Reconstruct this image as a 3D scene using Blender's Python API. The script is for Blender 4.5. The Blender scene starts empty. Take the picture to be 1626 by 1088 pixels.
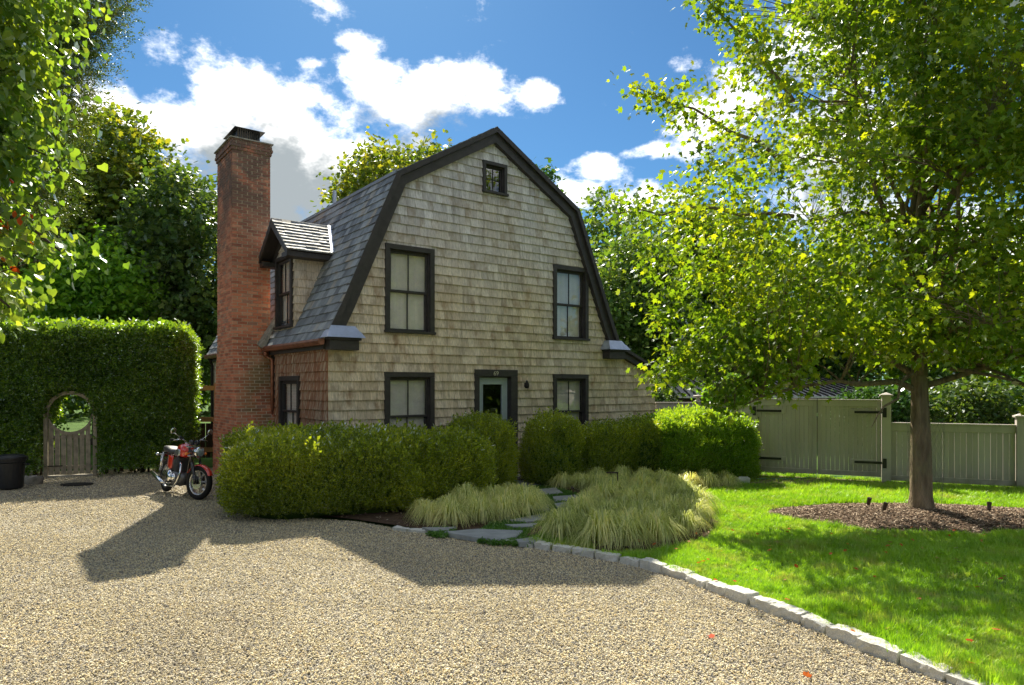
import bpy, math, random
import numpy as np
from mathutils import Vector, Matrix, Euler
R = math.radians
rng = np.random.default_rng(7)
random.seed(7)
scene = bpy.context.scene
col = scene.collection

# ------------------------------------------------------------------ camera
cam_d = bpy.data.cameras.new('camera')
cam = bpy.data.objects.new('camera', cam_d)
col.objects.link(cam)
cam.location = (0, 0, 2.05)
cam.rotation_euler = (R(90), 0, 0)
cam_d.lens = 24.02
cam_d.sensor_width = 36
cam_d.shift_y = 0.0418
cam_d.clip_end = 2000
scene.camera = cam

# ------------------------------------------------------------------ light, sky
SUN = Vector((-0.215, 1.01, 1.0)).normalized()
sun_d = bpy.data.lights.new('sun', 'SUN')
sun_d.energy = 3.15
sun_d.angle = R(0.5)
sun_d.color = (1.0, 0.92, 0.75)
sun = bpy.data.objects.new('sun', sun_d)
col.objects.link(sun)
sun.rotation_euler = (-SUN).to_track_quat('-Z', 'Y').to_euler()
scene.view_settings.view_transform = 'Standard'
scene.view_settings.look = 'None'
scene.view_settings.exposure = 1.88
scene.view_settings.gamma = 1.0
scene.cycles.use_denoising = True
scene.cycles.max_bounces = 8
scene.cycles.diffuse_bounces = 4
scene.cycles.glossy_bounces = 3
scene.cycles.transmission_bounces = 5
scene.cycles.transparent_max_bounces = 8
scene.cycles.sample_clamp_indirect = 6.0

def px_dir(px, py):
    a, c, b = px - 813, 1085, 612 - py
    return math.atan2(a, c), math.atan2(b, math.hypot(a, c))

def make_world():
    w = bpy.data.worlds.new('World')
    scene.world = w
    w.use_nodes = True
    nt = w.node_tree
    nt.nodes.clear()
    N = nt.nodes.new
    L = nt.links.new
    out = N('ShaderNodeOutputWorld'); bg = N('ShaderNodeBackground')
    bg.inputs['Strength'].default_value = 0.15
    L(bg.outputs[0], out.inputs[0])
    sky = N('ShaderNodeTexSky'); sky.sky_type = 'NISHITA'; sky.sun_disc = False
    sky.sun_elevation = math.asin(SUN.z); sky.sun_rotation = math.atan2(SUN.x, SUN.y)
    sky.air_density = 1.0; sky.dust_density = 0.25; sky.ozone_density = 3.0
    def M(op, a, b=None, c=None, clamp=False):
        n = N('ShaderNodeMath'); n.operation = op; n.use_clamp = clamp
        for i, v in enumerate((a, b, c)):
            if v is None: continue
            if isinstance(v, (int, float)): n.inputs[i].default_value = v
            else: L(v, n.inputs[i])
        return n.outputs[0]
    tc = N('ShaderNodeTexCoord')
    nrm = N('ShaderNodeVectorMath'); nrm.operation = 'NORMALIZE'; L(tc.outputs['Generated'], nrm.inputs[0])
    sp = N('ShaderNodeSeparateXYZ'); L(nrm.outputs[0], sp.inputs[0])
    az = M('ARCTAN2', sp.outputs[0], sp.outputs[1])
    el = M('ARCSINE', sp.outputs[2])
    cv = N('ShaderNodeCombineXYZ'); L(az, cv.inputs[0]); L(el, cv.inputs[1])
    def noise(scale, detail, rough, off, sc=(1, 1, 1)):
        mp = N('ShaderNodeMapping'); L(nrm.outputs[0], mp.inputs[0]); mp.inputs['Location'].default_value = off
        mp.inputs['Scale'].default_value = sc
        n = N('ShaderNodeTexNoise'); n.inputs['Scale'].default_value = scale; n.inputs['Detail'].default_value = detail
        n.inputs['Roughness'].default_value = rough; L(mp.outputs[0], n.inputs['Vector'])
        return n.outputs['Fac']
    # cumulus banks of the day by bearing and height: (bearing, height, half width, half height, weight)
    banks = []
    for px, py, rx, ry, wt in ((455, 250, 230, 120, 1.1), (690, 150, 160, 66, 0.95), (850, 152, 48, 28, .85), (165, 175, 60, 50, 0.95), (330, 190, 60, 40, .8),
                               (320, 320, 90, 60, .95), (600, 270, 120, 80, .9),
                               (948, 266, 56, 26, 0.95), (915, 312, 75, 36, 1.0), (1020, 240, 50, 17, 0.85), (1000, 320, 90, 40, .85),
                               (495, 12, 80, 24, 0.62), (688, 22, 46, 16, 0.62), (590, 70, 64, 20, 0.58), (490, 100, 40, 16, .45), (215, 168, 30, 18, .6), (1090, 100, 40, 20, .4),
                               (1420, 190, 260, 190, .95), (1560, 420, 260, 100, .9)):
        a, e = px_dir(px, py)
        banks.append((a, e, math.atan(rx / 1085), math.atan(ry / 1085), wt))
    def bank_mask(dz):
        mask = None
        for a, e, ra, re, wt in banks:
            s = N('ShaderNodeVectorMath'); s.operation = 'SUBTRACT'; L(cv.outputs[0], s.inputs[0]); s.inputs[1].default_value = (a, e - dz, 0)
            m = N('ShaderNodeVectorMath'); m.operation = 'MULTIPLY'; L(s.outputs[0], m.inputs[0]); m.inputs[1].default_value = (1 / ra, 1 / re, 0)
            l = N('ShaderNodeVectorMath'); l.operation = 'LENGTH'; L(m.outputs[0], l.inputs[0])
            d = M('MULTIPLY', M('SUBTRACT', 1.35, l.outputs['Value'], clamp=True), wt)
            mask = d if mask is None else M('MAXIMUM', mask, d)
        # unseen sky gets more of the same cloud, its cover raised for fill light
        off_ = M('MAXIMUM', M('SUBTRACT', M('ABSOLUTE', az), .85), M('SUBTRACT', el, .62))
        wide = M('MULTIPLY', M('MULTIPLY', off_, 4.0, clamp=True), M('MULTIPLY', M('SUBTRACT', noise(1.6, 3, .5, (3, 1, 7)), .28, clamp=True), 3.4, clamp=True))
        return M('MAXIMUM', mask, wide)
    def dens(dz, detail, mk):
        lo = noise(4.2, 3, .5, (2, 7, dz * 1.4), (1, 1, 1.4))
        hi = noise(9.5, detail, .64, (0, 0, dz * 1.5), (1, 1, 1.5))
        nn = M('ADD', M('MULTIPLY', M('SUBTRACT', lo, .5), 3.0), M('MULTIPLY', M('SUBTRACT', hi, .5), 6.2))
        return M('ADD', nn, M('MULTIPLY', M('SUBTRACT', mk, .50), 2.0))
    mk0 = bank_mask(0.); mk1 = bank_mask(.045)
    d0 = dens(0., 12, mk0)
    alpha = N('ShaderNodeMapRange'); alpha.interpolation_type = 'SMOOTHSTEP'
    alpha.inputs['From Min'].default_value = -.1; alpha.inputs['From Max'].default_value = 1.25; L(d0, alpha.inputs['Value'])
    # the sun stands above: where there is more cloud higher up the light is lost and the cloud turns grey
    d1 = M('ADD', M('MULTIPLY', dens(.035, 5, mk1), .6), M('MULTIPLY', dens(.075, 2, mk1), .4))
    thick = N('ShaderNodeMapRange'); thick.interpolation_type = 'SMOOTHSTEP'
    thick.inputs['From Min'].default_value = .15; thick.inputs['From Max'].default_value = 1.5; L(d1, thick.inputs['Value'])
    cr = N('ShaderNodeMix'); cr.data_type = 'RGBA'
    cr.inputs['A'].default_value = (4.0, 3.92, 3.8, 1); cr.inputs['B'].default_value = (.82, .92, .97, 1)
    L(thick.outputs[0], cr.inputs['Factor'])
    tint = N('ShaderNodeMix'); tint.data_type = 'RGBA'; tint.blend_type = 'MULTIPLY'; tint.inputs['Factor'].default_value = 1
    L(sky.outputs[0], tint.inputs['A']); tint.inputs['B'].default_value = (0.086, 0.150, 0.188, 1)
    fin = N('ShaderNodeMix'); fin.data_type = 'RGBA'
    L(alpha.outputs[0], fin.inputs['Factor']); L(tint.outputs['Result'], fin.inputs['A']); L(cr.outputs['Result'], fin.inputs['B'])
    L(fin.outputs['Result'], bg.inputs['Color'])
    w.cycles.sampling_method = 'MANUAL'
    w.cycles.sample_map_resolution = 512
make_world()

# ------------------------------------------------------------------ materials
MATS = {}
def newmat(name):
    m = bpy.data.materials.new(name); m.use_nodes = True
    nt = m.node_tree; nt.nodes.clear()
    MATS[name] = m
    return m, nt
class NT:
    """short-hand for building node trees"""
    def __init__(s, nt): s.nt = nt
    def n(s, t, **kw):
        x = s.nt.nodes.new('ShaderNode' + t)
        for k, v in kw.items(): setattr(x, k, v)
        return x
    def l(s, a, b): s.nt.links.new(a, b)
    def put(s, sock, v):
        if hasattr(v, 'is_output'): s.l(v, sock)
        else:
            if isinstance(v, tuple) and len(v) == 3 and sock.type == 'RGBA': v = v + (1,)
            sock.default_value = v
    def m(s, op, a, b=0.0, clamp=False):
        x = s.n('Math', operation=op, use_clamp=clamp); s.put(x.inputs[0], a); s.put(x.inputs[1], b); return x.outputs[0]
    def mix(s, f, a, b, mode='MIX'):
        x = s.n('Mix', data_type='RGBA', blend_type=mode); s.put(x.inputs['Factor'], f); s.put(x.inputs['A'], a); s.put(x.inputs['B'], b)
        return x.outputs['Result']
    def pos(s, sc=(1, 1, 1), off=(0, 0, 0), obj=False):
        if obj: o = s.n('TexCoord').outputs['Object']
        else: o = s.n('NewGeometry').outputs['Position']
        mp = s.n('Mapping'); s.l(o, mp.inputs[0]); mp.inputs['Scale'].default_value = sc; mp.inputs['Location'].default_value = off
        return mp.outputs[0]
    def noise(s, v, scale=1, detail=3, rough=.5, out='Fac'):
        x = s.n('TexNoise'); s.l(v, x.inputs['Vector']); x.inputs['Scale'].default_value = scale
        x.inputs['Detail'].default_value = detail; x.inputs['Roughness'].default_value = rough
        return x.outputs[out]
    def ramp(s, f, stops, interp='LINEAR'):
        x = s.n('ValToRGB'); x.color_ramp.interpolation = interp
        e = x.color_ramp.elements
        while len(e) < len(stops): e.new(.5)
        for i, (p, c) in enumerate(stops):
            e[i].position = p; e[i].color = (c + (1,)) if isinstance(c, tuple) else (c, c, c, 1)
        s.put(x.inputs[0], f)
        return x.outputs[0]
    def mr(s, v, a, b, c=0.0, d=1.0):
        x = s.n('MapRange'); s.put(x.inputs['Value'], v)
        for k, q in (('From Min', a), ('From Max', b), ('To Min', c), ('To Max', d)): x.inputs[k].default_value = q
        return x.outputs[0]
    def rnd(s, k=1.0):
        """one random number per loose piece and per object"""
        a = s.n('NewGeometry').outputs['Random Per Island']; b = s.n('ObjectInfo').outputs['Random']
        return s.m('FRACT', s.m('MULTIPLY', s.m('ADD', a, b), k))
    def bump(s, h, strength=.3, dist=.01):
        x = s.n('Bump'); x.inputs['Strength'].default_value = strength; x.inputs['Distance'].default_value = dist
        s.put(x.inputs['Height'], h); return x.outputs[0]
    def pbr(s, base, rough=.6, spec=.5, metal=0.0, normal=None, coat=0.0):
        p = s.n('BsdfPrincipled'); s.put(p.inputs['Base Color'], base); s.put(p.inputs['Roughness'], rough)
        s.put(p.inputs['Specular IOR Level'], spec); s.put(p.inputs['Metallic'], metal)
        if coat: p.inputs['Coat Weight'].default_value = coat; p.inputs['Coat Roughness'].default_value = .05
        if normal is not None: s.l(normal, p.inputs['Normal'])
        o = s.n('OutputMaterial'); s.l(p.outputs[0], o.inputs[0]); return p

def simple(name, base, rough=.6, spec=.5, metal=0., coat=0., var=.12, scale=9.):
    m, nt = newmat(name); t = NT(nt)
    n = t.noise(t.pos(), scale, 5, .6)
    n2 = t.noise(t.pos(), scale * 9, 3, .6)
    k = t.mr(n, .3, .7, 1 - var, 1 + var)
    c = t.mix(1.0, base, t.n('CombineColor').outputs[0], 'MULTIPLY')
    cc = c.node; comb = [x.from_node for x in nt.links if x.to_node == cc and x.to_socket.name == 'B'][0]
    for i in range(3): t.l(k, comb.inputs[i])
    t.pbr(c, t.mr(n2, .3, .7, max(.02, rough - .08), min(1, rough + .08)), spec, metal, t.bump(n2, .15, .002), coat)
    return m

def leafmat(name, cols, trans=.45, gloss=.3, rough=.42, clump=1.2, cscale=.9, bright=1.):
    """cols: three leaf colours; each leaf has its own colour and lets the light through"""
    m, nt = newmat(name); t = NT(nt)
    cols = [tuple(min(1, x * bright) for x in c) for c in cols]
    r = t.rnd()
    cl = t.noise(t.pos(), cscale, 3, .55)
    f = t.m('ADD', t.m('MULTIPLY', r, .62), t.m('MULTIPLY', t.mr(cl, .35, .65), .38))
    c = t.ramp(f, [(0.05, cols[0]), (.5, cols[1]), (.97, cols[2])])
    c = t.mix(t.m('MULTIPLY', t.noise(t.pos(), 60, 2), .25), c, tuple(x * .6 for x in cols[0]))
    d = t.n('BsdfDiffuse'); t.l(c, d.inputs[0])
    tr = t.n('BsdfTranslucent'); tc = t.mix(1., c, (1.9, 1.75, .55), 'MULTIPLY'); t.l(tc, tr.inputs[0])
    g = t.n('BsdfGlossy'); g.inputs['Roughness'].default_value = rough; g.inputs[0].default_value = (.9, .95, 1, 1)
    m1 = t.n('MixShader'); m1.inputs[0].default_value = trans; t.l(d.outputs[0], m1.inputs[1]); t.l(tr.outputs[0], m1.inputs[2])
    fr = t.n('LayerWeight'); fr.inputs[0].default_value = .25
    m2 = t.n('MixShader'); t.l(t.m('MULTIPLY', fr.outputs['Fresnel'], gloss), m2.inputs[0]); t.l(m1.outputs[0], m2.inputs[1]); t.l(g.outputs[0], m2.inputs[2])
    o = t.n('OutputMaterial'); t.l(m2.outputs[0], o.inputs[0])
    return m

def shingle_mat(name, stain=False, dark=1.0):
    m, nt = newmat(name); t = NT(nt)
    r = t.rnd(); r2 = t.rnd(7.31)
    z = t.n('SeparateXYZ'); t.l(t.n('NewGeometry').outputs['Position'], z.inputs[0]); z = z.outputs[2]
    hi = t.ramp(r, [(0, (.50, .465, .47)), (.5, (.65, .61, .61)), (1, (.78, .735, .735))])
    lo = t.ramp(r2, [(0, (.53, .415, .29)), (.5, (.73, .59, .42)), (1, (.84, .71, .55))])
    big = t.noise(t.pos(), .55, 4, .6)
    f = t.m('ADD', t.mr(z, 2.9, 6.2), t.mr(big, .3, .7, -.35, .35), clamp=True)
    c = t.mix(f, lo, hi)
    moss = t.mr(t.noise(t.pos(off=(9, 2, 4)), .8, 5, .6), .5, .72)
    c = t.mix(t.m('MULTIPLY', moss, t.mr(z, 1.0, 4.2, .4, .03)), c, (.42, .42, .25))
    grain = t.noise(t.pos((55, 55, 3)), 1, 4, .65)
    c = t.mix(t.mr(grain, .42, .68, 0, .5), c, (.15, .135, .11))
    streak = t.noise(t.pos((11, 11, .9), (2, 5, 1)), 1, 5, .6)
    c = t.mix(t.mr(streak, .54, .74, 0, .6), c, (.16, .125, .095))
    stain2 = t.noise(t.pos((4, 4, 2.2), (7, 3, 1)), 1, 4, .6)
    c = t.mix(t.m('MULTIPLY', t.mr(stain2, .56, .72, 0, .75), t.mr(z, 3.6, 5.0, 1., .25)), c, (.26, .145, .07))
    brn = t.noise(t.pos((7, 7, 5), (1, 9, 2)), 1, 3, .6)
    c = t.mix(t.m('MULTIPLY', t.mr(r2, .82, .86), t.mr(brn, .4, .6, .2, .7)), c, (.30, .23, .16))
    if stain:
        s = t.noise(t.pos((16, 16, 1.1), (2, 5, 1)), 1, 5, .65)
        c = t.mix(t.mr(s, .34, .54, .25, .93), c, t.mix(t.noise(t.pos((30, 30, 1.5)), 1, 3), (.085, .045, .035), (.40, .14, .05)))
        s = t.noise(t.pos((10, 10, 1.7), (5, 5, 1)), 1, 4, .65)
        c = t.mix(t.mr(s, .57, .68, 0, .7), c, (.42, .37, .27))
    if dark != 1.0: c = t.mix(1., c, (dark, dark, dark), 'MULTIPLY')
    t.pbr(c, .82, .25, 0, t.bump(t.m('ADD', grain, t.m('MULTIPLY', streak, .4)), .55, .004))
    return m

def slate_mat(name):
    m, nt = newmat(name); t = NT(nt)
    r = t.rnd()
    c = t.ramp(r, [(0, (.13, .14, .155)), (.3, (.20, .215, .23)), (.6, (.26, .285, .31)), (.84, (.33, .35, .37)), (1, (.34, .30, .25))])
    n = t.noise(t.pos((9, 9, 5)), 1, 5, .6)
    c = t.mix(t.mr(n, .5, .75, 0, .5), c, (.07, .075, .08))
    n3 = t.noise(t.pos((3, 3, 3), (4, 4, 4)), 1, 4, .6)
    c = t.mix(t.mr(n3, .62, .75, 0, .5), c, (.23, .17, .12))
    t.pbr(c, t.mr(n, .3, .7, .6, .8), .22, 0, t.bump(n, .5, .008))
    return m

def brick_mat(name):
    m, nt = newmat(name); t = NT(nt)
    r = t.rnd()
    z = t.n('SeparateXYZ'); t.l(t.n('NewGeometry').outputs['Position'], z.inputs[0]); z = z.outputs[2]
    c = t.ramp(r, [(0, (.34, .11, .065)), (.3, (.56, .19, .105)), (.6, (.66, .235, .13)), (.85, (.66, .31, .19)), (1, (.33, .17, .13))])
    n = t.noise(t.pos(), 38, 4, .6)
    c = t.mix(t.mr(n, .45, .75, 0, .55), c, (.43, .27, .2))
    b = t.noise(t.pos(), 2.2, 5, .65)
    soot = t.m('MULTIPLY', t.mr(b, .3, .52), t.mr(z, 4.2, 6.2, 0, .85))
    c = t.mix(soot, c, (.115, .085, .07))
    x = t.n('SeparateXYZ'); t.l(t.n('NewGeometry').outputs['Position'], x.inputs[0])
    b2 = t.noise(t.pos(off=(4, 4, 4)), 1.6, 5, .6)
    alg = t.m('MULTIPLY', t.mr(b2, .42, .58), t.mr(t.m('ABSOLUTE', t.m('SUBTRACT', z, 1.7)), .9, 1.5, .72, 0))
    alg = t.m('MULTIPLY', alg, t.mr(x.outputs[0], -5.95, -5.65))
    c = t.mix(alg, c, (.16, .15, .06))
    t.pbr(c, .85, .25, 0, t.bump(n, .6, .004))
    return m

simple('mortar', (.56, .48, .36), .9, .2, scale=14, var=.3)
brick_mat('brick')
shingle_mat('cedar')
shingle_mat('cedar_stained', True)
shingle_mat('cedar_dark', False, .8)
slate_mat('slate')
simple('trim', (.040, .034, .033), .5, .4, var=.3)
simple('sheath', (.05, .045, .04), .9, .1)
simple('copper', (.32, .135, .085), .42, .5, .55, var=.35, scale=6)
simple('zinc', (.40, .45, .55), .35, .5, .5)
simple('black_metal', (.018, .018, .02), .4, .5, .2)
simple('door_paint', (.40, .46, .47), .4, .5, var=.06)
simple('ochre', (.55, .50, .38), .45, .5, .2)
simple('shade_cloth', (.74, .71, .66), .9, .1, var=.08, scale=4)
simple('stone_cap', (.30, .28, .24), .9, .2, var=.4)
simple('lead', (.2, .21, .22), .5, .5, .3)

def glass():
    m, nt = newmat('glass'); t = NT(nt)
    n = t.noise(t.pos(), 2.5, 2, .5)
    g = t.n('BsdfGlossy'); g.inputs['Roughness'].default_value = .01; g.inputs[0].default_value = (.95, .97, 1, 1)
    t.l(t.bump(n, .10, .01), g.inputs['Normal'])
    tr = t.n('BsdfTransparent'); tr.inputs[0].default_value = (.96, .95, .95, 1)
    fr = t.n('Fresnel'); fr.inputs[0].default_value = 1.3
    mx = t.n('MixShader'); bf = t.m('SUBTRACT', 1.0, t.n('NewGeometry').outputs['Backfacing']); t.l(t.m('MULTIPLY', t.m('ADD', fr.outputs[0], .10, clamp=True), bf), mx.inputs[0]); t.l(tr.outputs[0], mx.inputs[1]); t.l(g.outputs[0], mx.inputs[2])
    o = t.n('OutputMaterial'); t.l(mx.outputs[0], o.inputs[0])
glass()

def paint_green():
    m, nt = newmat('fence_paint'); t = NT(nt)
    r = t.rnd()
    c = t.ramp(r, [(0, (.45, .395, .375)), (1, (.53, .475, .45))])
    n = t.noise(t.pos((6, 6, .9)), 1, 5, .6)
    c = t.mix(t.mr(n, .5, .75, 0, .35), c, (.26, .27, .21))
    z = t.n('SeparateXYZ'); t.l(t.n('NewGeometry').outputs['Position'], z.inputs[0])
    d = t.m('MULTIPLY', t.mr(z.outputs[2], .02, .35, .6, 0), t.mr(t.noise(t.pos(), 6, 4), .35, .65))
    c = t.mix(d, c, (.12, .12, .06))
    c = t.mix(t.mr(t.noise(t.pos((25, 25, .7), (3, 1, 2)), 1, 5, .65), .56, .75, 0, .4), c, (.19, .18, .13))
    t.pbr(c, .6, .35, 0, t.bump(t.noise(t.pos((70, 70, 3)), 1, 3), .15, .002))
paint_green()

def bark(name, a, b, c3, sc=1.):
    m, nt = newmat(name); t = NT(nt)
    n = t.noise(t.pos((9 * sc, 9 * sc, 1.6 * sc)), 1, 6, .65)
    n2 = t.noise(t.pos((2, 2, 2)), 1, 4, .6)
    c = t.ramp(n, [(.3, a), (.7, b)])
    c = t.mix(t.mr(n2, .5, .7, 0, .6), c, c3)
    t.pbr(c, .9, .15, 0, t.bump(n, 1.0, .06))
bark('maple_bark', (.11, .08, .055), (.34, .26, .18), (.24, .23, .13), 1.6)
bark('dark_bark', (.035, .027, .02), (.10, .075, .055), (.07, .07, .04))
simple('old_wood', (.27, .23, .17), .85, .2, var=.3)
simple('cedar_post', (.42, .27, .12), .7, .3, var=.25)
simple('bin_plastic', (.016, .017, .02), .45, .4, var=.2)
simple('iron', (.02, .018, .016), .7, .3)
simple('bronze', (.05, .032, .022), .5, .4, .3)
simple('soil', (.075, .05, .035), .95, .1, var=.4, scale=5)
simple('wire', (.12, .12, .11), .5, .5, .5)
simple('barn_wall', (.10, .07, .05), .8, .2)
simple('metal_roof', (.62, .60, .56), .4, .5, .4)
simple('hose', (.05, .22, .14), .4, .5)

def gravel_mat():
    m, nt = newmat('pebble'); t = NT(nt)
    r = t.n('ObjectInfo').outputs['Random']
    c = t.ramp(r, [(0, (.12, .12, .13)), (.12, (.24, .23, .22)), (.26, (.42, .37, .29)), (.42, (.58, .48, .28)), (.58, (.70, .59, .34)), (.74, (.78, .68, .43)), (.88, (.84, .77, .57)), (1, (.60, .42, .19))])
    b = t.noise(t.pos((1.0, .35, 1)), .9, 5, .65)
    c = t.mix(t.mr(b, .46, .68, 0, .38), c, (.34, .29, .21))
    t.pbr(c, .8, .3)
    m, nt = newmat('gravel_base'); t = NT(nt)
    v = t.n('TexVoronoi'); t.l(t.pos((1, 1, 1)), v.inputs['Vector']); v.inputs['Scale'].default_value = 62
    vc = t.n('SeparateColor'); t.l(v.outputs['Color'], vc.inputs[0])
    c = t.ramp(vc.outputs[0], [(0, (.10, .10, .11)), (.2, (.27, .25, .22)), (.45, (.56, .50, .38)), (.75, (.70, .63, .47)), (1, (.76, .71, .58))])
    c = t.mix(t.mr(v.outputs['Distance'], .3, .75, 0, .85), c, (.06, .055, .045))
    b = t.noise(t.pos(), .6, 5, .6)
    c = t.mix(t.mr(b, .45, .75, 0, .4), c, (.16, .14, .11))
    t.pbr(c, .85, .2, 0, t.bump(t.m('SUBTRACT', 1.0, v.outputs['Distance']), .9, .02))
    m, nt = newmat('granite'); t = NT(nt)
    n = t.noise(t.pos(), 130, 3, .7); b = t.noise(t.pos(), 7, 5, .6)
    c = t.ramp(n, [(.3, (.36, .36, .35)), (.5, (.58, .57, .53)), (.7, (.72, .70, .65))])
    c = t.mix(t.mr(b, .45, .7, 0, .4), c, (.30, .28, .21))
    c = t.mix(t.m('MULTIPLY', t.rnd(), .25), c, (.27, .29, .30))
    t.pbr(c, .85, .25, 0, t.bump(t.noise(t.pos(), 34, 6, .7), .8, .012))
    m, nt = newmat('bluestone'); t = NT(nt)
    b = t.noise(t.pos(), 6, 6, .6)
    c = t.ramp(b, [(.3, (.19, .205, .215)), (.7, (.31, .33, .33))])
    c = t.mix(t.m('MULTIPLY', t.rnd(), .3), c, (.25, .235, .20))
    t.pbr(c, .7, .3, 0, t.bump(b, .5, .008))
    m, nt = newmat('lawn_base'); t = NT(nt)
    b = t.noise(t.pos(), 1.1, 5, .6); s = t.noise(t.pos(), 60, 3, .6)
    c = t.ramp(b, [(.3, (.05, .11, .018)), (.55, (.075, .15, .025)), (.75, (.15, .15, .06))])
    c = t.mix(t.mr(s, .4, .7, 0, .5), c, (.035, .04, .015))
    t.pbr(c, .9, .15, 0, t.bump(s, .8, .03))
    m, nt = newmat('ground_green'); t = NT(nt)
    b = t.noise(t.pos(), .5, 6, .65)
    c = t.ramp(b, [(.3, (.04, .085, .015)), (.6, (.06, .12, .02)), (.8, (.09, .085, .045))])
    t.pbr(c, .95, .1, 0, t.bump(t.noise(t.pos(), 20, 4), .6, .05))
    m, nt = newmat('worn_soil'); t = NT(nt)
    b = t.noise(t.pos(), 3.5, 6, .65)
    c = t.ramp(b, [(.3, (.16, .12, .075)), (.5, (.26, .21, .13)), (.7, (.13, .16, .05))])
    t.pbr(c, .95, .1, 0, t.bump(t.noise(t.pos(), 40, 4), .6, .02))
    m, nt = newmat('mulch'); t = NT(nt)
    r = t.n('ObjectInfo').outputs['Random']
    c = t.ramp(r, [(0, (.09, .06, .04)), (.4, (.20, .135, .09)), (.75, (.33, .25, .18)), (1, (.45, .37, .29))])
    t.pbr(c, .9, .2)
gravel_mat()
def blade_mat(name, cols, trans=.4, dry=None):
    m, nt = newmat(name); t = NT(nt)
    a = t.n('NewGeometry').outputs['Random Per Island']; b = t.n('ObjectInfo').outputs['Random']
    r = t.m('FRACT', t.m('ADD', a, b))
    p = t.noise(t.pos(), 1.0, 4, .6)
    f = t.m('ADD', t.m('MULTIPLY', r, .55), t.m('MULTIPLY', t.mr(p, .35, .68), .45))
    c = t.ramp(f, [(i / (len(cols) - 1), x) for i, x in enumerate(cols)])
    if dry: c = t.mix(t.m('MULTIPLY', t.mr(t.noise(t.pos(off=(3, 8, 0)), 1.9, 6, .7), .50, .66), t.mr(r, .2, .9, .25, .95)), c, dry)
    d = t.n('BsdfDiffuse'); t.l(c, d.inputs[0])
    tr = t.n('BsdfTranslucent'); t.l(t.mix(1., c, (1.6, 1.7, .6), 'MULTIPLY'), tr.inputs[0])
    g = t.n('BsdfGlossy'); g.inputs['Roughness'].default_value = .4
    m1 = t.n('MixShader'); m1.inputs[0].default_value = trans; t.l(d.outputs[0], m1.inputs[1]); t.l(tr.outputs[0], m1.inputs[2])
    m2 = t.n('MixShader'); m2.inputs[0].default_value = .05; t.l(m1.outputs[0], m2.inputs[1]); t.l(g.outputs[0], m2.inputs[2])
    o = t.n('OutputMaterial'); t.l(m2.outputs[0], o.inputs[0])
blade_mat('lawn_blade', [(.12, .24, .012), (.22, .40, .02), (.33, .52, .03), (.46, .52, .10)], dry=(.42, .36, .14))
blade_mat('sedge', [(.16, .20, .06), (.34, .38, .13), (.56, .58, .27), (.68, .64, .30), (.54, .41, .14)], trans=.4)
blade_mat('moss', [(.05, .13, .02), (.09, .2, .03), (.14, .26, .05)])
leafmat('maple_leaf', [(.065, .14, .014), (.16, .26, .018), (.38, .42, .025)], .58, .3, .38, cscale=.5)
leafmat('vine_leaf', [(.07, .15, .03), (.14, .25, .04), (.30, .37, .06)], .55, .6, .38)
leafmat('cedar_leaf', [(.03, .065, .016), (.07, .12, .022), (.16, .17, .04)], .35, .3)
leafmat('privet_leaf', [(.06, .13, .02), (.13, .24, .03), (.26, .37, .045)], .52, .45)
leafmat('holly_leaf', [(.11, .16, .02), (.25, .33, .035), (.50, .54, .07)], .45, .5, .4)
leafmat('boxwood_leaf', [(.10, .19, .02), (.20, .35, .03), (.38, .50, .06)], .5, .5, .4)
leafmat('oak_leaf', [(.07, .14, .015), (.15, .21, .025), (.32, .30, .04)], .45, .35)
leafmat('dark_leaf', [(.04, .085, .022), (.075, .14, .03), (.16, .21, .045)], .42, .4)
leafmat('bright_leaf', [(.08, .20, .015), (.15, .32, .025), (.26, .42, .04)], .55, .3)
leafmat('mid_leaf', [(.06, .14, .025), (.12, .21, .04), (.24, .30, .07)], .42, .4)
leafmat('red_leaf', [(.35, .03, .01), (.48, .07, .015), (.50, .18, .03)], .3, .3)
leafmat('conifer', [(.03, .08, .02), (.05, .13, .025), (.09, .19, .035)], .3, .3)
# motorcycle
simple('tyre', (.012, .012, .012), .8, .3)
simple('chrome', (.75, .76, .78), .12, .5, 1., var=.03)
simple('alloy', (.55, .56, .58), .28, .5, .9, var=.05)
simple('engine', (.16, .16, .165), .4, .5, .7)
simple('moto_red', (.55, .028, .012), .22, .6, 0, 1., var=.03)
simple('moto_black', (.012, .012, .013), .3, .5, 0, .4)
simple('seat_vinyl', (.05, .05, .052), .38, .6)
simple('amber', (.75, .20, .02), .2, .6)
simple('tail_red', (.6, .02, .02), .2, .6)
simple('headlamp', (.55, .65, .72), .08, .8, .6, .5, var=.3, scale=30)
simple('gauge', (.02, .02, .025), .2, .6)

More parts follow.
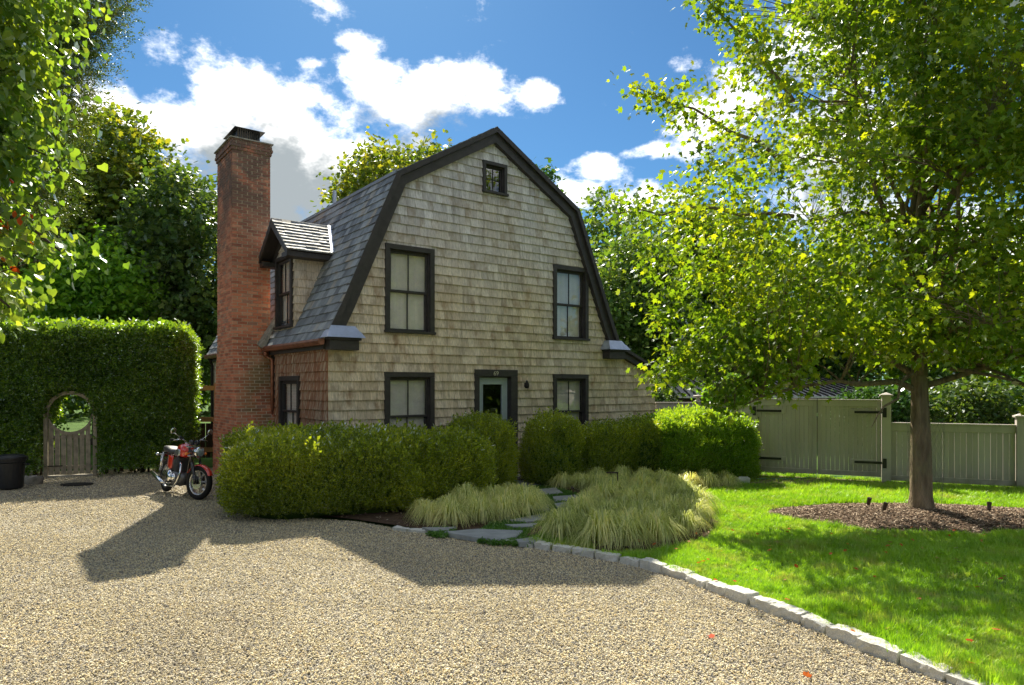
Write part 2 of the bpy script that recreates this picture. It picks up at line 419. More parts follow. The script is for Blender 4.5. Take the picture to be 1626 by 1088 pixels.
# ------------------------------------------------------------------ mesh helpers
class MB:
    def __init__(s): s.v = []; s.f = []; s.m = []
    def add(s, vs, fs, mi=0):
        o = len(s.v); s.v.extend([tuple(x) for x in vs]); s.f.extend([tuple(i + o for i in f) for f in fs]); s.m.extend([mi] * len(fs)); return s
    def box(s, x0, y0, z0, x1, y1, z1, mi=0, mat=None):
        vs = [Vector(p) for p in ((x0, y0, z0), (x1, y0, z0), (x1, y1, z0), (x0, y1, z0), (x0, y0, z1), (x1, y0, z1), (x1, y1, z1), (x0, y1, z1))]
        if mat is not None: vs = [mat @ p for p in vs]
        return s.add(vs, [(3, 2, 1, 0), (4, 5, 6, 7), (0, 1, 5, 4), (1, 2, 6, 5), (2, 3, 7, 6), (3, 0, 4, 7)], mi)
    def prism(s, poly, axis, d0, d1, mi=0):
        """poly: points in the two other axes, extruded along axis from d0 to d1"""
        n = len(poly)
        def mk(p, d):
            q = list(p); q.insert(axis, d); return q
        vs = [mk(p, d0) for p in poly] + [mk(p, d1) for p in poly]
        fs = [tuple(range(n)), tuple(range(2 * n - 1, n - 1, -1))] + [(i, i + n, (i + 1) % n + n, (i + 1) % n) for i in range(n)]
        return s.add(vs, fs, mi)
    def tube(s, pts, rads, n=8, mi=0, cap=True, flat=None):
        pts = [Vector(p) for p in pts]
        if not hasattr(rads, '__len__'): rads = [rads] * len(pts)
        o = len(s.v); up = None
        for i, p in enumerate(pts):
            d = (pts[min(i + 1, len(pts) - 1)] - pts[max(i - 1, 0)])
            if d.length < 1e-9: d = Vector((0, 0, 1))
            d.normalize()
            if up is None:
                up = Vector((0, 0, 1)) if abs(d.z) < .9 else Vector((1, 0, 0))
            a = d.cross(up)
            if a.length < 1e-6: a = d.cross(Vector((0, 1, 0)))
            a.normalize(); b = a.cross(d).normalized(); up = b
            r = rads[i]
            for k in range(n):
                t = 2 * math.pi * k / n
                s.v.append(tuple(p + a * (math.cos(t) * r) + b * (math.sin(t) * r * (flat or 1))))
        for i in range(len(pts) - 1):
            for k in range(n):
                k2 = (k + 1) % n
                s.f.append((o + i * n + k, o + i * n + k2, o + (i + 1) * n + k2, o + (i + 1) * n + k)); s.m.append(mi)
        if cap:
            s.f.append(tuple(o + k for k in range(n - 1, -1, -1))); s.m.append(mi)
            e = o + (len(pts) - 1) * n
            s.f.append(tuple(e + k for k in range(n))); s.m.append(mi)
        return s
    def lathe(s, prof, c=(0, 0, 0), n=16, axis=2, mi=0, mat=None):
        """prof: (radius, height) points about an axis"""
        o = len(s.v)
        for r, h in prof:
            for k in range(n):
                t = 2 * math.pi * k / n
                p = [r * math.cos(t), r * math.sin(t)]; p.insert(axis, h)
                p = Vector(p) + Vector(c)
                if mat is not None: p = mat @ p
                s.v.append(tuple(p))
        for i in range(len(prof) - 1):
            for k in range(n):
                k2 = (k + 1) % n
                s.f.append((o + i * n + k, o + i * n + k2, o + (i + 1) * n + k2, o + (i + 1) * n + k)); s.m.append(mi)
        if prof[0][0] > 1e-6: s.f.append(tuple(o + k for k in range(n - 1, -1, -1))); s.m.append(mi)
        if prof[-1][0] > 1e-6:
            e = o + (len(prof) - 1) * n; s.f.append(tuple(e + k for k in range(n))); s.m.append(mi)
        return s
    def torus(s, c, R0, r, n=32, k=8, mat=None, mi=0, sq=1.):
        o = len(s.v)
        for i in range(n):
            a = 2 * math.pi * i / n
            for j in range(k):
                b = 2 * math.pi * j / k
                rr = R0 + r * math.cos(b)
                p = Vector((rr * math.cos(a), sq * r * math.sin(b), rr * math.sin(a))) + Vector(c)
                if mat is not None: p = mat @ p
                s.v.append(tuple(p))
        for i in range(n):
            for j in range(k):
                s.f.append((o + i * k + j, o + i * k + (j + 1) % k, o + ((i + 1) % n) * k + (j + 1) % k, o + ((i + 1) % n) * k + j)); s.m.append(mi)
        return s
    def ell(s, c, r, n=14, k=8, mat=None, mi=0):
        prof = [(max(1e-7, math.sin(math.pi * i / k)), -math.cos(math.pi * i / k)) for i in range(k + 1)]
        o = len(s.v)
        s.lathe(prof, (0, 0, 0), n, 2, mi)
        for i in range(o, len(s.v)):
            p = Vector((s.v[i][0] * r[0], s.v[i][1] * r[1], s.v[i][2] * r[2]))
            if mat is not None: p = mat @ p
            s.v[i] = tuple(p + Vector(c))
        return s
    def mesh(s, name, mats, smooth=False):
        me = bpy.data.meshes.new(name); me.from_pydata(s.v, [], s.f)
        if isinstance(mats, str): mats = [mats]
        for m in mats: me.materials.append(MATS[m])
        if len(mats) > 1: me.polygons.foreach_set('material_index', s.m)
        if smooth: me.polygons.foreach_set('use_smooth', [True] * len(me.polygons))
        me.update(); return me
    def build(s, name, mats, parent=None, smooth=False, bevel=0.):
        me = s.mesh(name, mats, smooth)
        return link(name, me, parent, bevel)

def link(name, me, parent=None, bevel=0.):
    o = bpy.data.objects.new(name, me); col.objects.link(o)
    if parent is not None: o.parent = parent
    if bevel:
        b = o.modifiers.new('bevel', 'BEVEL'); b.width = bevel; b.segments = 2; b.limit_method = 'ANGLE'
    return o
def tag(o, label=None, cat=None, group=None, kind=None):
    for k, v in (('label', label), ('category', cat), ('group', group), ('kind', kind)):
        if v: o[k] = v
    return o
def empty(name, loc=(0, 0, 0), rz=0., label=None, cat=None, group=None):
    o = bpy.data.objects.new(name, None); col.objects.link(o); o.location = loc; o.rotation_euler = (0, 0, rz)
    o.empty_display_size = .2
    return tag(o, label, cat, group)
def copy_tree(o, parent=None):
    c = o.copy(); col.objects.link(c)
    if parent is not None: c.parent = parent
    for ch in list(o.children): copy_tree(ch, c)
    return c
def np_mesh(name, V, F, mats, smooth=False):
    """V n x 3, F m x k (all faces with the same number of corners)"""
    me = bpy.data.meshes.new(name)
    m, k = F.shape
    me.vertices.add(len(V)); me.vertices.foreach_set('co', V.astype(np.float32).ravel())
    me.loops.add(m * k); me.loops.foreach_set('vertex_index', F.astype(np.int32).ravel())
    me.polygons.add(m); me.polygons.foreach_set('loop_start', np.arange(0, m * k, k, dtype=np.int32))
    me.update(calc_edges=True)
    if isinstance(mats, str): mats = [mats]
    for x in mats: me.materials.append(MATS[x])
    if smooth: me.polygons.foreach_set('use_smooth', np.ones(m, bool))
    me.validate()
    return me
def rotmats(fwd, roll):
    """frames whose Y axis is fwd (n x 3), rolled about it"""
    f = fwd / np.maximum(1e-9, np.linalg.norm(fwd, axis=1))[:, None]
    up = np.tile([0., 0., 1.], (len(f), 1)); up[np.abs(f[:, 2]) > .95] = [1., 0, 0]
    x = np.cross(f, up); x /= np.linalg.norm(x, axis=1)[:, None]
    z = np.cross(x, f)
    c, s_ = np.cos(roll)[:, None], np.sin(roll)[:, None]
    x2 = x * c + z * s_; z2 = -x * s_ + z * c
    return np.stack([x2, f, z2], axis=2)      # columns
def stamp(tv, tf, pos, M, scl):
    """copies of a template (tv, tf) at pos with frame M and scale scl -> V, F"""
    n = len(pos)
    V = np.einsum('nij,kj->nki', M, tv) * np.asarray(scl).reshape(n, 1, -1) + pos[:, None, :]
    F = tf[None, :, :] + (np.arange(n) * len(tv))[:, None, None]
    return V.reshape(-1, 3), F.reshape(-1, tf.shape[1])

# leaf templates: Y along the leaf, Z its normal; all triangles
def leaf_maple():
    rim = [(0, -.02), (.16, .05), (.44, .10), (.30, .28), (.50, .58), (.22, .52), (.10, .66), (0, 1.0),
           (-.10, .66), (-.22, .52), (-.50, .58), (-.30, .28), (-.44, .10), (-.16, .05)]
    v = [(0, .30, 0)] + [(x, y, -.32 * x * x - .22 * (y - .3) ** 2 + .12 * abs(x)) for x, y in rim]
    n = len(rim)
    return np.array(v), np.array([(0, 1 + i, 1 + (i + 1) % n) for i in range(n)])
def leaf_star():
    rim = [(0, 0), (.42, .12), (.46, .62), (.12, .62), (0, 1.0), (-.12, .62), (-.46, .62), (-.42, .12)]
    v = [(x, y, -.3 * x * x - .2 * (y - .3) ** 2 + .1 * abs(x)) for x, y in rim]
    return np.array(v), np.array([(0, 1, 2), (0, 2, 3), (0, 3, 4), (0, 4, 5), (0, 5, 6), (0, 6, 7)])
def leaf_heart():
    v = [(0, .1, 0), (.36, .0, .05), (.5, .34, .05), (.28, .72, -.02), (0, 1.0, -.14), (-.28, .72, -.02), (-.5, .34, .05), (-.36, .0, .05), (0, .45, -.06)]
    return np.array(v), np.array([(8, i, i + 1) for i in range(0, 7)] + [(8, 7, 0)])
def leaf_oval(w=.28):
    v = [(0, 0, 0), (w, .35, .05), (w * .8, .72, .02), (0, 1, -.08), (-w * .8, .72, .02), (-w, .35, .05)]
    return np.array(v), np.array([(0, 1, 2), (0, 2, 3), (0, 3, 4), (0, 4, 5)])
def leaf_quad(w=.35):
    v = [(0, 0, 0), (w, .5, .06), (0, 1, -.06), (-w, .5, .06)]
    return np.array(v), np.array([(0, 1, 2), (0, 2, 3)])
def clump_of(tmpl, n, spread, size, seed, updown=0.):
    """several leaves as one template"""
    r = np.random.default_rng(seed)
    p = r.normal(0, 1, (n, 3)); p /= np.linalg.norm(p, axis=1)[:, None]; p *= (r.random(n) ** .5)[:, None] * spread
    d = p + r.normal(0, .5 * spread, (n, 3)); d[:, 2] += updown
    V, F = stamp(tmpl[0], tmpl[1], p, rotmats(d, r.random(n) * 6.28), size * r.uniform(.7, 1.2, (n, 1)))
    return V, F
def sprig(seed, n=9, length=1., leaf=.3, w=.28, up=.9):
    """an upright shoot along Y with small leaves"""
    r = np.random.default_rng(seed)
    t = np.linspace(.08, 1, n)
    p = np.stack([r.normal(0, .03, n), t * length, r.normal(0, .03, n)], 1)
    a = np.arange(n) * 2.4 + r.random() * 6
    d = np.stack([np.cos(a) * .75, np.full(n, up), np.sin(a) * .75], 1)
    return stamp(*leaf_quad(w), p, rotmats(d, r.random(n) * 6.28), leaf * r.uniform(.7, 1.15, (n, 1)))

def merge(parts):
    V = []; F = []; o = 0
    for v, f in parts:
        V.append(v); F.append(f + o); o += len(v)
    return np.concatenate(V), np.concatenate(F)

def vnoise(p, s, seed=0):
    """cheap smooth pseudo noise, about -1..1"""
    r = np.random.default_rng(seed); out = 0
    for k in range(5):
        w = r.normal(0, 1, 3) * s * (1 + .5 * k); ph = r.random() * 6.28
        out = out + np.sin(p @ w + ph) / (1 + .3 * k)
    return out / 2.6

# ------------------------------------------------------------------ ground sheets
def sheet(name, poly, z, mat, parent=None, kind='structure', sub=0.):
    me = bpy.data.meshes.new(name); me.from_pydata([(x, y, z) for x, y in poly], [], [tuple(range(len(poly)))])
    me.materials.append(MATS[mat]); o = link(name, me, parent); o['kind'] = kind
    return o
KERB = [(-2.35, 10.3), (-1.62, 9.75), (-.98, 9.42), (-.4, 9.02), (.14, 8.75), (.72, 8.4), (1.27, 8.0), (1.81, 7.34), (2.16, 6.58), (2.51, 5.96), (2.81, 5.2), (3.09, 4.67), (3.42, 3.9), (3.7, 3.0), (3.9, 1.8), (4.0, 0.0), (4.0, -6.0)]
sheet('ground', [(-300, -120), (300, -120), (300, 500), (-300, 500)], -.03, 'ground_green')
DRIVE = [(-16, -6), (4.05, -6)] + [(x + .03, y + .03) for x, y in KERB[::-1]] + [(-3.0, 10.55), (-4.0, 10.75), (-5.2, 13.0), (-6.2, 14.2), (-5.8, 17), (-7.2, 17.2), (-16, 15.2)]
sheet('driveway', DRIVE, -.012, 'gravel_base')
LAWN = [(x, y) for x, y in KERB[4:]][::-1] + [(.3, 9.0), (2.0, 14.2), (4.4, 14.9), (5.5, 15.6), (14, 12.2), (16, 0), (16, -6)]
sheet('lawn', LAWN, .02, 'lawn_base')
BED = [(-2.5, 10.4), (-1.6, 9.85), (-.98, 9.45), (.14, 8.78), (.9, 8.35), (1.5, 8.2), (2.5, 9.0), (3.2, 10.2), (3.5, 12.4), (4.9, 14.5), (5.5, 15.6), (4.9, 18.2), (3.77, 18.0), (-3.3, 12.7), (-5.2, 15.2), (-5.7, 14.2), (-5.1, 12.6), (-4.0, 10.9)]
sheet('planting_bed', BED, .026, 'soil')
sheet('worn_ground', [(3.4, 14.0), (4.4, 13.9), (5.4, 14.2), (6.3, 13.6), (7.4, 13.2), (8.2, 13.7), (8.1, 14.3), (6.7, 15.0), (5.4, 15.7), (4.4, 15.2)], .0262, 'worn_soil')

def in_poly(P, poly):
    x, y = P[:, 0], P[:, 1]; c = np.zeros(len(P), bool); n = len(poly)
    for i in range(n):
        x0, y0 = poly[i]; x1, y1 = poly[i - 1]
        if y0 == y1: continue
        k = ((y0 > y) != (y1 > y)) & (x < (x1 - x0) * (y - y0) / (y1 - y0) + x0)
        c ^= k
    return c

def scatter(name, sources, P, rot, scl, idx, mat_pts, parent=None):
    """one object of kind stuff: sources instanced on the points P"""
    me = bpy.data.meshes.new(name); me.vertices.add(len(P)); me.vertices.foreach_set('co', P.astype(np.float32).ravel())
    me.materials.append(MATS[mat_pts])
    for nm, ty, arr in (('rot', 'FLOAT_VECTOR', rot), ('scl', 'FLOAT_VECTOR', scl), ('idx', 'INT', idx)):
        a = me.attributes.new(nm, ty, 'POINT')
        if ty == 'INT': a.data.foreach_set('value', arr.astype(np.int32))
        else: a.data.foreach_set('vector', arr.astype(np.float32).ravel())
    o = link(name, me, parent); o['kind'] = 'stuff'
    ng = bpy.data.node_groups.new(name + '_scatter', 'GeometryNodeTree')
    ng.interface.new_socket('Geometry', in_out='INPUT', socket_type='NodeSocketGeometry')
    ng.interface.new_socket('Geometry', in_out='OUTPUT', socket_type='NodeSocketGeometry')
    N = ng.nodes.new; L = ng.links.new
    gi = N('NodeGroupInput'); go = N('NodeGroupOutput'); ip = N('GeometryNodeInstanceOnPoints'); jn = N('GeometryNodeJoinGeometry')
    for s in sources:
        oi = N('GeometryNodeObjectInfo'); oi.inputs['Object'].default_value = s; oi.inputs['As Instance'].default_value = True
        L(oi.outputs['Geometry'], jn.inputs[0])
    ip.inputs['Pick Instance'].default_value = True
    L(gi.outputs[0], ip.inputs['Points']); L(jn.outputs[0], ip.inputs['Instance'])
    for nm, ty, sk in (('rot', 'FLOAT_VECTOR', 'Rotation'), ('scl', 'FLOAT_VECTOR', 'Scale'), ('idx', 'INT', 'Instance Index')):
        na = N('GeometryNodeInputNamedAttribute'); na.data_type = ty; na.inputs['Name'].default_value = nm
        L(na.outputs['Attribute'], ip.inputs[sk])
    L(ip.outputs[0], go.inputs[0])
    md = o.modifiers.new('scatter', 'NODES'); md.node_group = ng
    return o

# ------------------------------------------------------------------ the house
HO = Vector((-3.40, 12.62, 0)); HR = math.atan2(.6, .8)
house = empty('shingled_house', HO, HR, 'weathered cedar shingle house with gambrel roof, tall brick chimney and door 69', 'house')
HM = Matrix.Translation(HO) @ Matrix.Rotation(HR, 4, 'Z')
HMI = HM.inverted()
RIDGE = (3.72, 7.60); BRK = (1.34, 6.20); KICK = (.22, 3.60); EAVE = (-.12, 2.92)
AX = 3.72; LEN = 8.55; OH = .15
def mirx(p): return (2 * AX - p[0], p[1])
def prof_x(z):
    pts = [EAVE, KICK, BRK, RIDGE]
    for a, b in zip(pts, pts[1:]):
        if z <= b[1]: return a[0] + (b[0] - a[0]) * (z - a[1]) / (b[1] - a[1])
    return AX

def courses(pieces, orig, ea, eb, en, b0, b1, expo, Lf, Rf, holes=(), wmin=.09, wmax=.2, th=.016, lap=.03, gap=.004, seed=0, jit=.004, flat=False, tex=None):
    """rows of overlapping shingles or slates on a plane; each piece is (verts, faces)"""
    r = random.Random(seed)
    orig, ea, eb, en = Vector(orig), Vector(ea), Vector(eb), Vector(en)
    b = b0
    while b < b1 - .01:
        bt = min(b + expo + lap, b1)
        bm = b + expo * .5
        a = min(Lf(b), Lf(bt)) - r.random() * wmin
        aend = max(Rf(b), Rf(bt))
        cuts = sorted(set([h[0] for h in holes if h[3] > b and h[2] < bt] + [h[1] for h in holes if h[3] > b and h[2] < bt]))
        while a < aend:
            w = r.uniform(wmin, wmax); a2 = a + w
            for c in cuts:
                if a + 1e-4 < c < a2: a2 = c; break
            lo, hi = b + (0 if flat else r.uniform(-jit, jit)), bt
            mid = (a + a2) / 2
            segs = [(lo, hi)]
            for h in holes:
                if h[0] < mid < h[1]:
                    ns = []
                    for p, q in segs:
                        if h[2] > p + .01: ns.append((p, min(q, h[2])))
                        if h[3] < q - .01: ns.append((max(p, h[3]), q))
                    segs = [x for x in ns if x[1] > x[0] + .01]
            for p, q in segs:
                g = 0 if flat else gap / 2
                l0, l1 = max(a + g, Lf(p)), max(a + g, Lf(q)); r0, r1 = min(a2 - g, Rf(p)), min(a2 - g, Rf(q))
                if r0 - l0 < .006 and r1 - l1 < .006: continue
                r0 = max(r0, l0); r1 = max(r1, l1)
                o0 = 0 if flat else th * r.uniform(.85, 1.25); o1 = 0 if flat else o0 * (1 - (q - p) / (expo + lap)) * .8 + .001
                def P(x, y, o): return tuple(orig + ea * x + eb * y + en * o)
                if flat: pieces.append(([P(l0, p, 0), P(r0, p, 0), P(r1, q, 0), P(l1, q, 0)], [(0, 1, 2, 3)]))
                else: pieces.append(([P(l0, p, o0), P(r0, p, o0), P(r1, q, o1), P(l1, q, o1), P(l0, p, -.002), P(r0, p, -.002)],
                                     [(0, 1, 2, 3), (4, 5, 1, 0), (4, 0, 3), (5, 2, 1)]))
            a = a2
        b += expo
def join_pieces(pieces, name, mat, parent, kind=None):
    mb = MB()
    for v, f in pieces: mb.add(v, f)
    o = mb.build(name, mat, parent)
    if kind: o['kind'] = kind
    return o
def split_pieces(pieces, name, mat, parent, n, keyf, many):
    """the n pieces that show largest as objects, the rest as one part of kind stuff"""
    order = sorted(range(len(pieces)), key=lambda i: keyf(pieces[i]))
    for i in order[:n]:
        v, f = pieces[i]
        c = sum((Vector(p) for p in v), Vector()) / len(v)
        o = MB().add([Vector(p) - c for p in v], f).build(name, mat, parent); o.location = c
    if order[n:]: join_pieces([pieces[i] for i in order[n:]], many, mat, parent, 'stuff')
CAMP = Vector((0, 0, 2.05))
def size_key(zmin=None, zmax=None):
    def k(pc):
        v = pc[0]; c = sum((Vector(p) for p in v), Vector()) / len(v)
        if zmin is not None and c.z < zmin: return 1e3 - c.z
        if zmax is not None and c.z > zmax: return 1e3 + c.z
        w = HM @ c
        a = (Vector(v[1]) - Vector(v[0])).length * (Vector(v[2]) - Vector(v[1])).length
        return -a / ((w - CAMP).length ** 2)
    return k

# openings on the front: x0, x1, z0, z1 (outer trim)
FW = [(1.14, 2.24, 3.08, 4.82), (5.42, 6.52, 3.12, 4.86), (1.13, 2.24, .62, 2.31), (5.42, 6.52, .62, 2.31)]
GW = (3.44, 4.08, 6.20, 6.89)
DR = (3.23, 4.37, .08, 2.39)
def shrink(h, k=.05): return (h[0] + k, h[1] - k, h[2] + k, h[3] - k)
fholes = [shrink(h) for h in FW] + [shrink(GW, .04), (DR[0] + .05, DR[1] - .05, -.1, DR[3] - .05)]
def shed_top(x): return 3.05 - (x - 7.35) * (3.05 - 2.30) / (8.93 - 7.35)
def LfF(z): return 0.0 if z < 2.95 else prof_x(z) + .10
def RfF(z):
    if z <= 2.28: return 8.93
    if z < 3.0: return 7.35 + (3.05 - z) / (3.05 - 2.30) * (8.93 - 7.35)
    return 2 * AX - prof_x(z) - .10
front = []
courses(front, (0, 0, 0), (1, 0, 0), (0, 0, 1), (0, -1, 0), .12, 7.42, .183, LfF, RfF, fholes, .10, .215, .034, .03, .003, 3)
sub = []
courses(sub, (0, .004, 0), (1, 0, 0), (0, 0, 1), (0, -1, 0), 0., 7.5, .06, LfF, RfF, fholes, 30, 31, 0, 0, 0, 1, flat=True)
wall = join_pieces(sub, 'front_wall', 'sheath', house)
split_pieces(front, 'shingle', 'cedar', wall, 300, size_key(.95), 'upper_shingles')
# side wall (faces -x): a = s along +y
SWIN = (1.41, 2.62, .85, 2.24)
side = []
courses(side, (0, 0, 0), (0, 1, 0), (0, 0, 1), (-1, 0, 0), .12, 2.80, .183, lambda b: -.005, lambda b: LEN - .05, [shrink(SWIN), (3.0, 4.7, -1, 9)], .10, .2, .032, .03, .003, 5)
sub = []
courses(sub, (.004, 0, 0), (0, 1, 0), (0, 0, 1), (-1, 0, 0), 0., 2.9, .06, lambda b: 0, lambda b: LEN - .05, [shrink(SWIN)], 30, 31, 0, 0, 0, 1, flat=True)
swall = join_pieces(sub, 'side_wall', 'sheath', house)
near = [p for p in side if p[0][0][1] < 3.2]; far = [p for p in side if p[0][0][1] >= 3.2]
split_pieces(near, 'shingle', 'cedar_stained', swall, 140, size_key(.9), 'lower_shingles')
join_pieces(far, 'far_shingles', 'cedar', swall, 'stuff')
# right low wall and back wall
mb = MB().box(8.90, .02, 0, 8.93, LEN - .05, 2.28); mb.build('right_wall', 'cedar', house)
back = [(0, 0), (8.93, 0), (8.93, 2.28), (7.40, 3.0)] + [(2 * AX - prof_x(z) - .08, z) for z in (3.6, 6.2)] + [(AX, 7.5)] + [(prof_x(z) + .08, z) for z in (6.2, 3.6)] + [(0, 2.9)]
MB().prism(back, 1, LEN - .06, LEN - .04).build('back_wall', 'cedar', house)
MB().box(.3, .5, 2.55, 7.2, LEN - .2, 2.65).build('upper_floor', 'old_wood', house)

# roof slabs: a closed shell under the slates
def slab(p, q, t, y0, y1):
    d = Vector((q[0] - p[0], q[1] - p[1])).normalized(); n = Vector((d.y, -d.x))
    if n.y > 0: n = -n
    return [(p[0], p[1]), (q[0], q[1]), (q[0] + n.x * t, q[1] + n.y * t), (p[0] + n.x * t, p[1] + n.y * t)]
rb = MB()
prof = [EAVE, KICK, BRK, RIDGE, mirx(BRK), mirx(KICK), mirx(EAVE)]
inner = [(EAVE[0] + .1, EAVE[1] - .02), (KICK[0] + .07, KICK[1]), (BRK[0] + .05, BRK[1] - .06), (AX, RIDGE[1] - .08)]
inner = inner + [mirx(p) for p in inner[-2::-1]]
n = len(prof)
vs = [(x, -OH, z) for x, z in prof] + [(x, -OH, z) for x, z in inner] + [(x, LEN + .05, z) for x, z in prof] + [(x, LEN + .05, z) for x, z in inner]
fs = []
for i in range(n - 1):
    fs += [(i, i + 1, 2 * n + i + 1, 2 * n + i), (n + i, 3 * n + i, 3 * n + i + 1, n + i + 1), (i, n + i, n + i + 1, i + 1), (2 * n + i, 2 * n + i + 1, 3 * n + i + 1, 3 * n + i)]
fs += [(0, 2 * n, 3 * n, n), (n - 1, 2 * n - 1, 4 * n - 1, 3 * n - 1)]
rb.add(vs, fs)
roof = rb.build('roof', 'sheath', house)
def roof_face(p, q, expo, seed, split, nm, mirror=False, holes=()):
    """slates between eave-side point p and ridge-side point q"""
    if mirror: p, q = mirx(p), mirx(q)
    d = Vector((q[0] - p[0], 0, q[1] - p[1])); ln = d.length; d.normalize()
    nrm = Vector((-d.z, 0, d.x)) if not mirror else Vector((d.z, 0, -d.x))
    if nrm.z < 0: nrm = -nrm
    pcs = []
    courses(pcs, Vector((p[0], 0, p[1])) + nrm * .004, (0, 1, 0), d, nrm, -.02 if seed == 1 else 0, ln, expo, lambda b: -OH - .03, lambda b: LEN + .07, holes, .14, .26, .024, .05, .004, seed, .006)
    if split: split_pieces(pcs, 'slate', 'slate', roof, split, lambda pc: sum(v[1] for v in pc[0]) / 6 - sum(v[2] for v in pc[0]) * .02, nm)
    else: join_pieces(pcs, nm, 'slate', roof, 'stuff')
roof_face(EAVE, KICK, .19, 1, 55, 'lower_slates')
roof_face(KICK, BRK, .186, 2, 240, 'slates')
roof_face(BRK, RIDGE, .186, 3, 0, 'slates')
roof_face(EAVE, KICK, .19, 4, 0, 'slates', True)
roof_face(KICK, BRK, .186, 5, 0, 'slates', True)
roof_face(BRK, RIDGE, .186, 6, 0, 'slates', True)
mb = MB()
for i in range(36):
    y = -OH - .03 + i * .243
    mb.prism([(AX - .16, RIDGE[1] - .075), (AX, RIDGE[1] + .03), (AX + .16, RIDGE[1] - .075), (AX, RIDGE[1] + .005)], 1, y, y + .238)
mb.build('ridge_cap', 'slate', roof)
mb = MB()
mb.prism([(BRK[0] - .05, BRK[1] - .03), (BRK[0] - .03, BRK[1] + .045), (BRK[0] + .14, BRK[1] + .115), (BRK[0] + .13, BRK[1] + .08), (BRK[0], BRK[1] + .0)], 1, -OH - .02, LEN + .05)
mb.build('break_flashing', 'lead', roof)
# vent pipe on the upper slope
vp = MB().lathe([(.045, 0), (.045, .62), (.035, .62), (.035, .55)], n=12).build('vent_pipe', 'zinc', roof); vp.location = (1.75, 3.95, 6.22)

# barge boards following the gable
def band(o0, o1, y0, y1, name, mat, pts=None):
    """strip between offsets o0 and o1 inside the roof profile"""
    pts = pts or [(-.02, 3.10), KICK, BRK, RIDGE, mirx(BRK), mirx(KICK), mirx((-.02, 3.10))]
    P = [Vector(p) for p in pts]; out = []
    for o in (o0, o1):
        row = []
        for i, p in enumerate(P):
            ds = []
            if i > 0: ds.append((P[i] - P[i - 1]).normalized())
            if i < len(P) - 1: ds.append((P[i + 1] - P[i]).normalized())
            ns = [Vector((d.y, -d.x)) for d in ds]
            nn = sum(ns, Vector((0, 0))); nn.normalize()
            k = 1 / max(.35, nn.dot(ns[0]))
            row.append(p + nn * o * k)
        out.append(row)
    m = len(P); mb = MB()
    vs = [(p.x, y0, p.y) for p in out[0]] + [(p.x, y0, p.y) for p in out[1]] + [(p.x, y1, p.y) for p in out[0]] + [(p.x, y1, p.y) for p in out[1]]
    fs = []
    for i in range(m - 1):
        fs += [(i, m + i, m + i + 1, i + 1), (2 * m + i, 2 * m + i + 1, 3 * m + i + 1, 3 * m + i), (i, i + 1, 2 * m + i + 1, 2 * m + i), (m + i, 3 * m + i, 3 * m + i + 1, m + i + 1)]
    fs += [(0, 2 * m, 3 * m, m), (m - 1, 2 * m - 1, 4 * m - 1, 3 * m - 1)]
    mb.add(vs, fs)
    return mb.build(name, mat, house)
band(-.012, .085, -OH - .045, -.03, 'barge_moulding', 'trim')
band(.086, .265, -OH + .02, -.002, 'barge_board', 'trim')
band(-.012, .26, LEN + .0, LEN + .07, 'barge_board', 'trim')
# cornice returns with slate caps, both ends of the gable
def ret(x0, x1, outx, name):
    mb = MB().box(x0, -.27, 2.70, x1, -.024, 2.88)
    mb.box(x0 - .03, -.31, 2.88, x1 + .03, -.02, 2.925)
    r_ = mb.build(name, 'trim', house, bevel=.006)
    c = MB()
    a0, a1, y0 = x0 - .075, x1 + .075, -.36
    b0_, b1_, y1 = x0 + .05, x1 - .05, -.20
    for z0, z1, k0, k1, o in ((2.926, 3.045, 0, .55, .012), (3.03, 3.15, .48, 1.0, .0)):
        def lp(k, oo): return (a0 + (b0_ - a0) * k - oo, a1 + (b1_ - a1) * k + oo, y0 + (y1 - y0) * k - oo)
        q0, q1 = lp(k0, o), lp(k1, o)
        vs = [(q0[0], -.03, z0), (q0[0], q0[2], z0), (q0[1], q0[2], z0), (q0[1], -.03, z0), (q1[0], -.03, z1), (q1[0], q1[2], z1), (q1[1], q1[2], z1), (q1[1], -.03, z1)]
        c.add(vs, [(0, 1, 5, 4), (1, 2, 6, 5), (2, 3, 7, 6), (4, 5, 6, 7), (0, 3, 2, 1)])
    c.build('slate_cap', 'zinc', r_)
ret(-.07, .50, -1, 'cornice_return')
ret(7.02, 7.56, 1, 'cornice_return')
# eave fascia and copper gutter on the chimney side
MB().box(-.10, -.02, 2.72, -.03, LEN, 2.90).build('fascia', 'trim', house)
g = MB()
for y0, y1 in ((-.13, 3.27), (4.75, LEN)):
    pr = [(-.115, 2.90), (-.235, 2.90), (-.24, 2.86), (-.215, 2.80), (-.17, 2.785), (-.125, 2.80), (-.115, 2.84)]
    g.prism(pr, 1, y0, y1)
g.build('gutter', 'copper', house, bevel=.004)
ds = MB()
ds.tube([(-.17, 3.13, 2.80), (-.17, 3.13, 2.70), (-.05, 3.06, 2.62), (-.06, 3.06, .15)], .038, 8)
ds.box(-.215, 3.08, 2.68, -.125, 3.18, 2.80)
ds.build('downspout', 'copper', house, smooth=True)
MB().tube([(-.17, LEN - .35, 2.80), (-.08, LEN - .3, 2.6), (-.08, LEN - .3, .15)], .04, 8).build('downspout', 'iron', house)
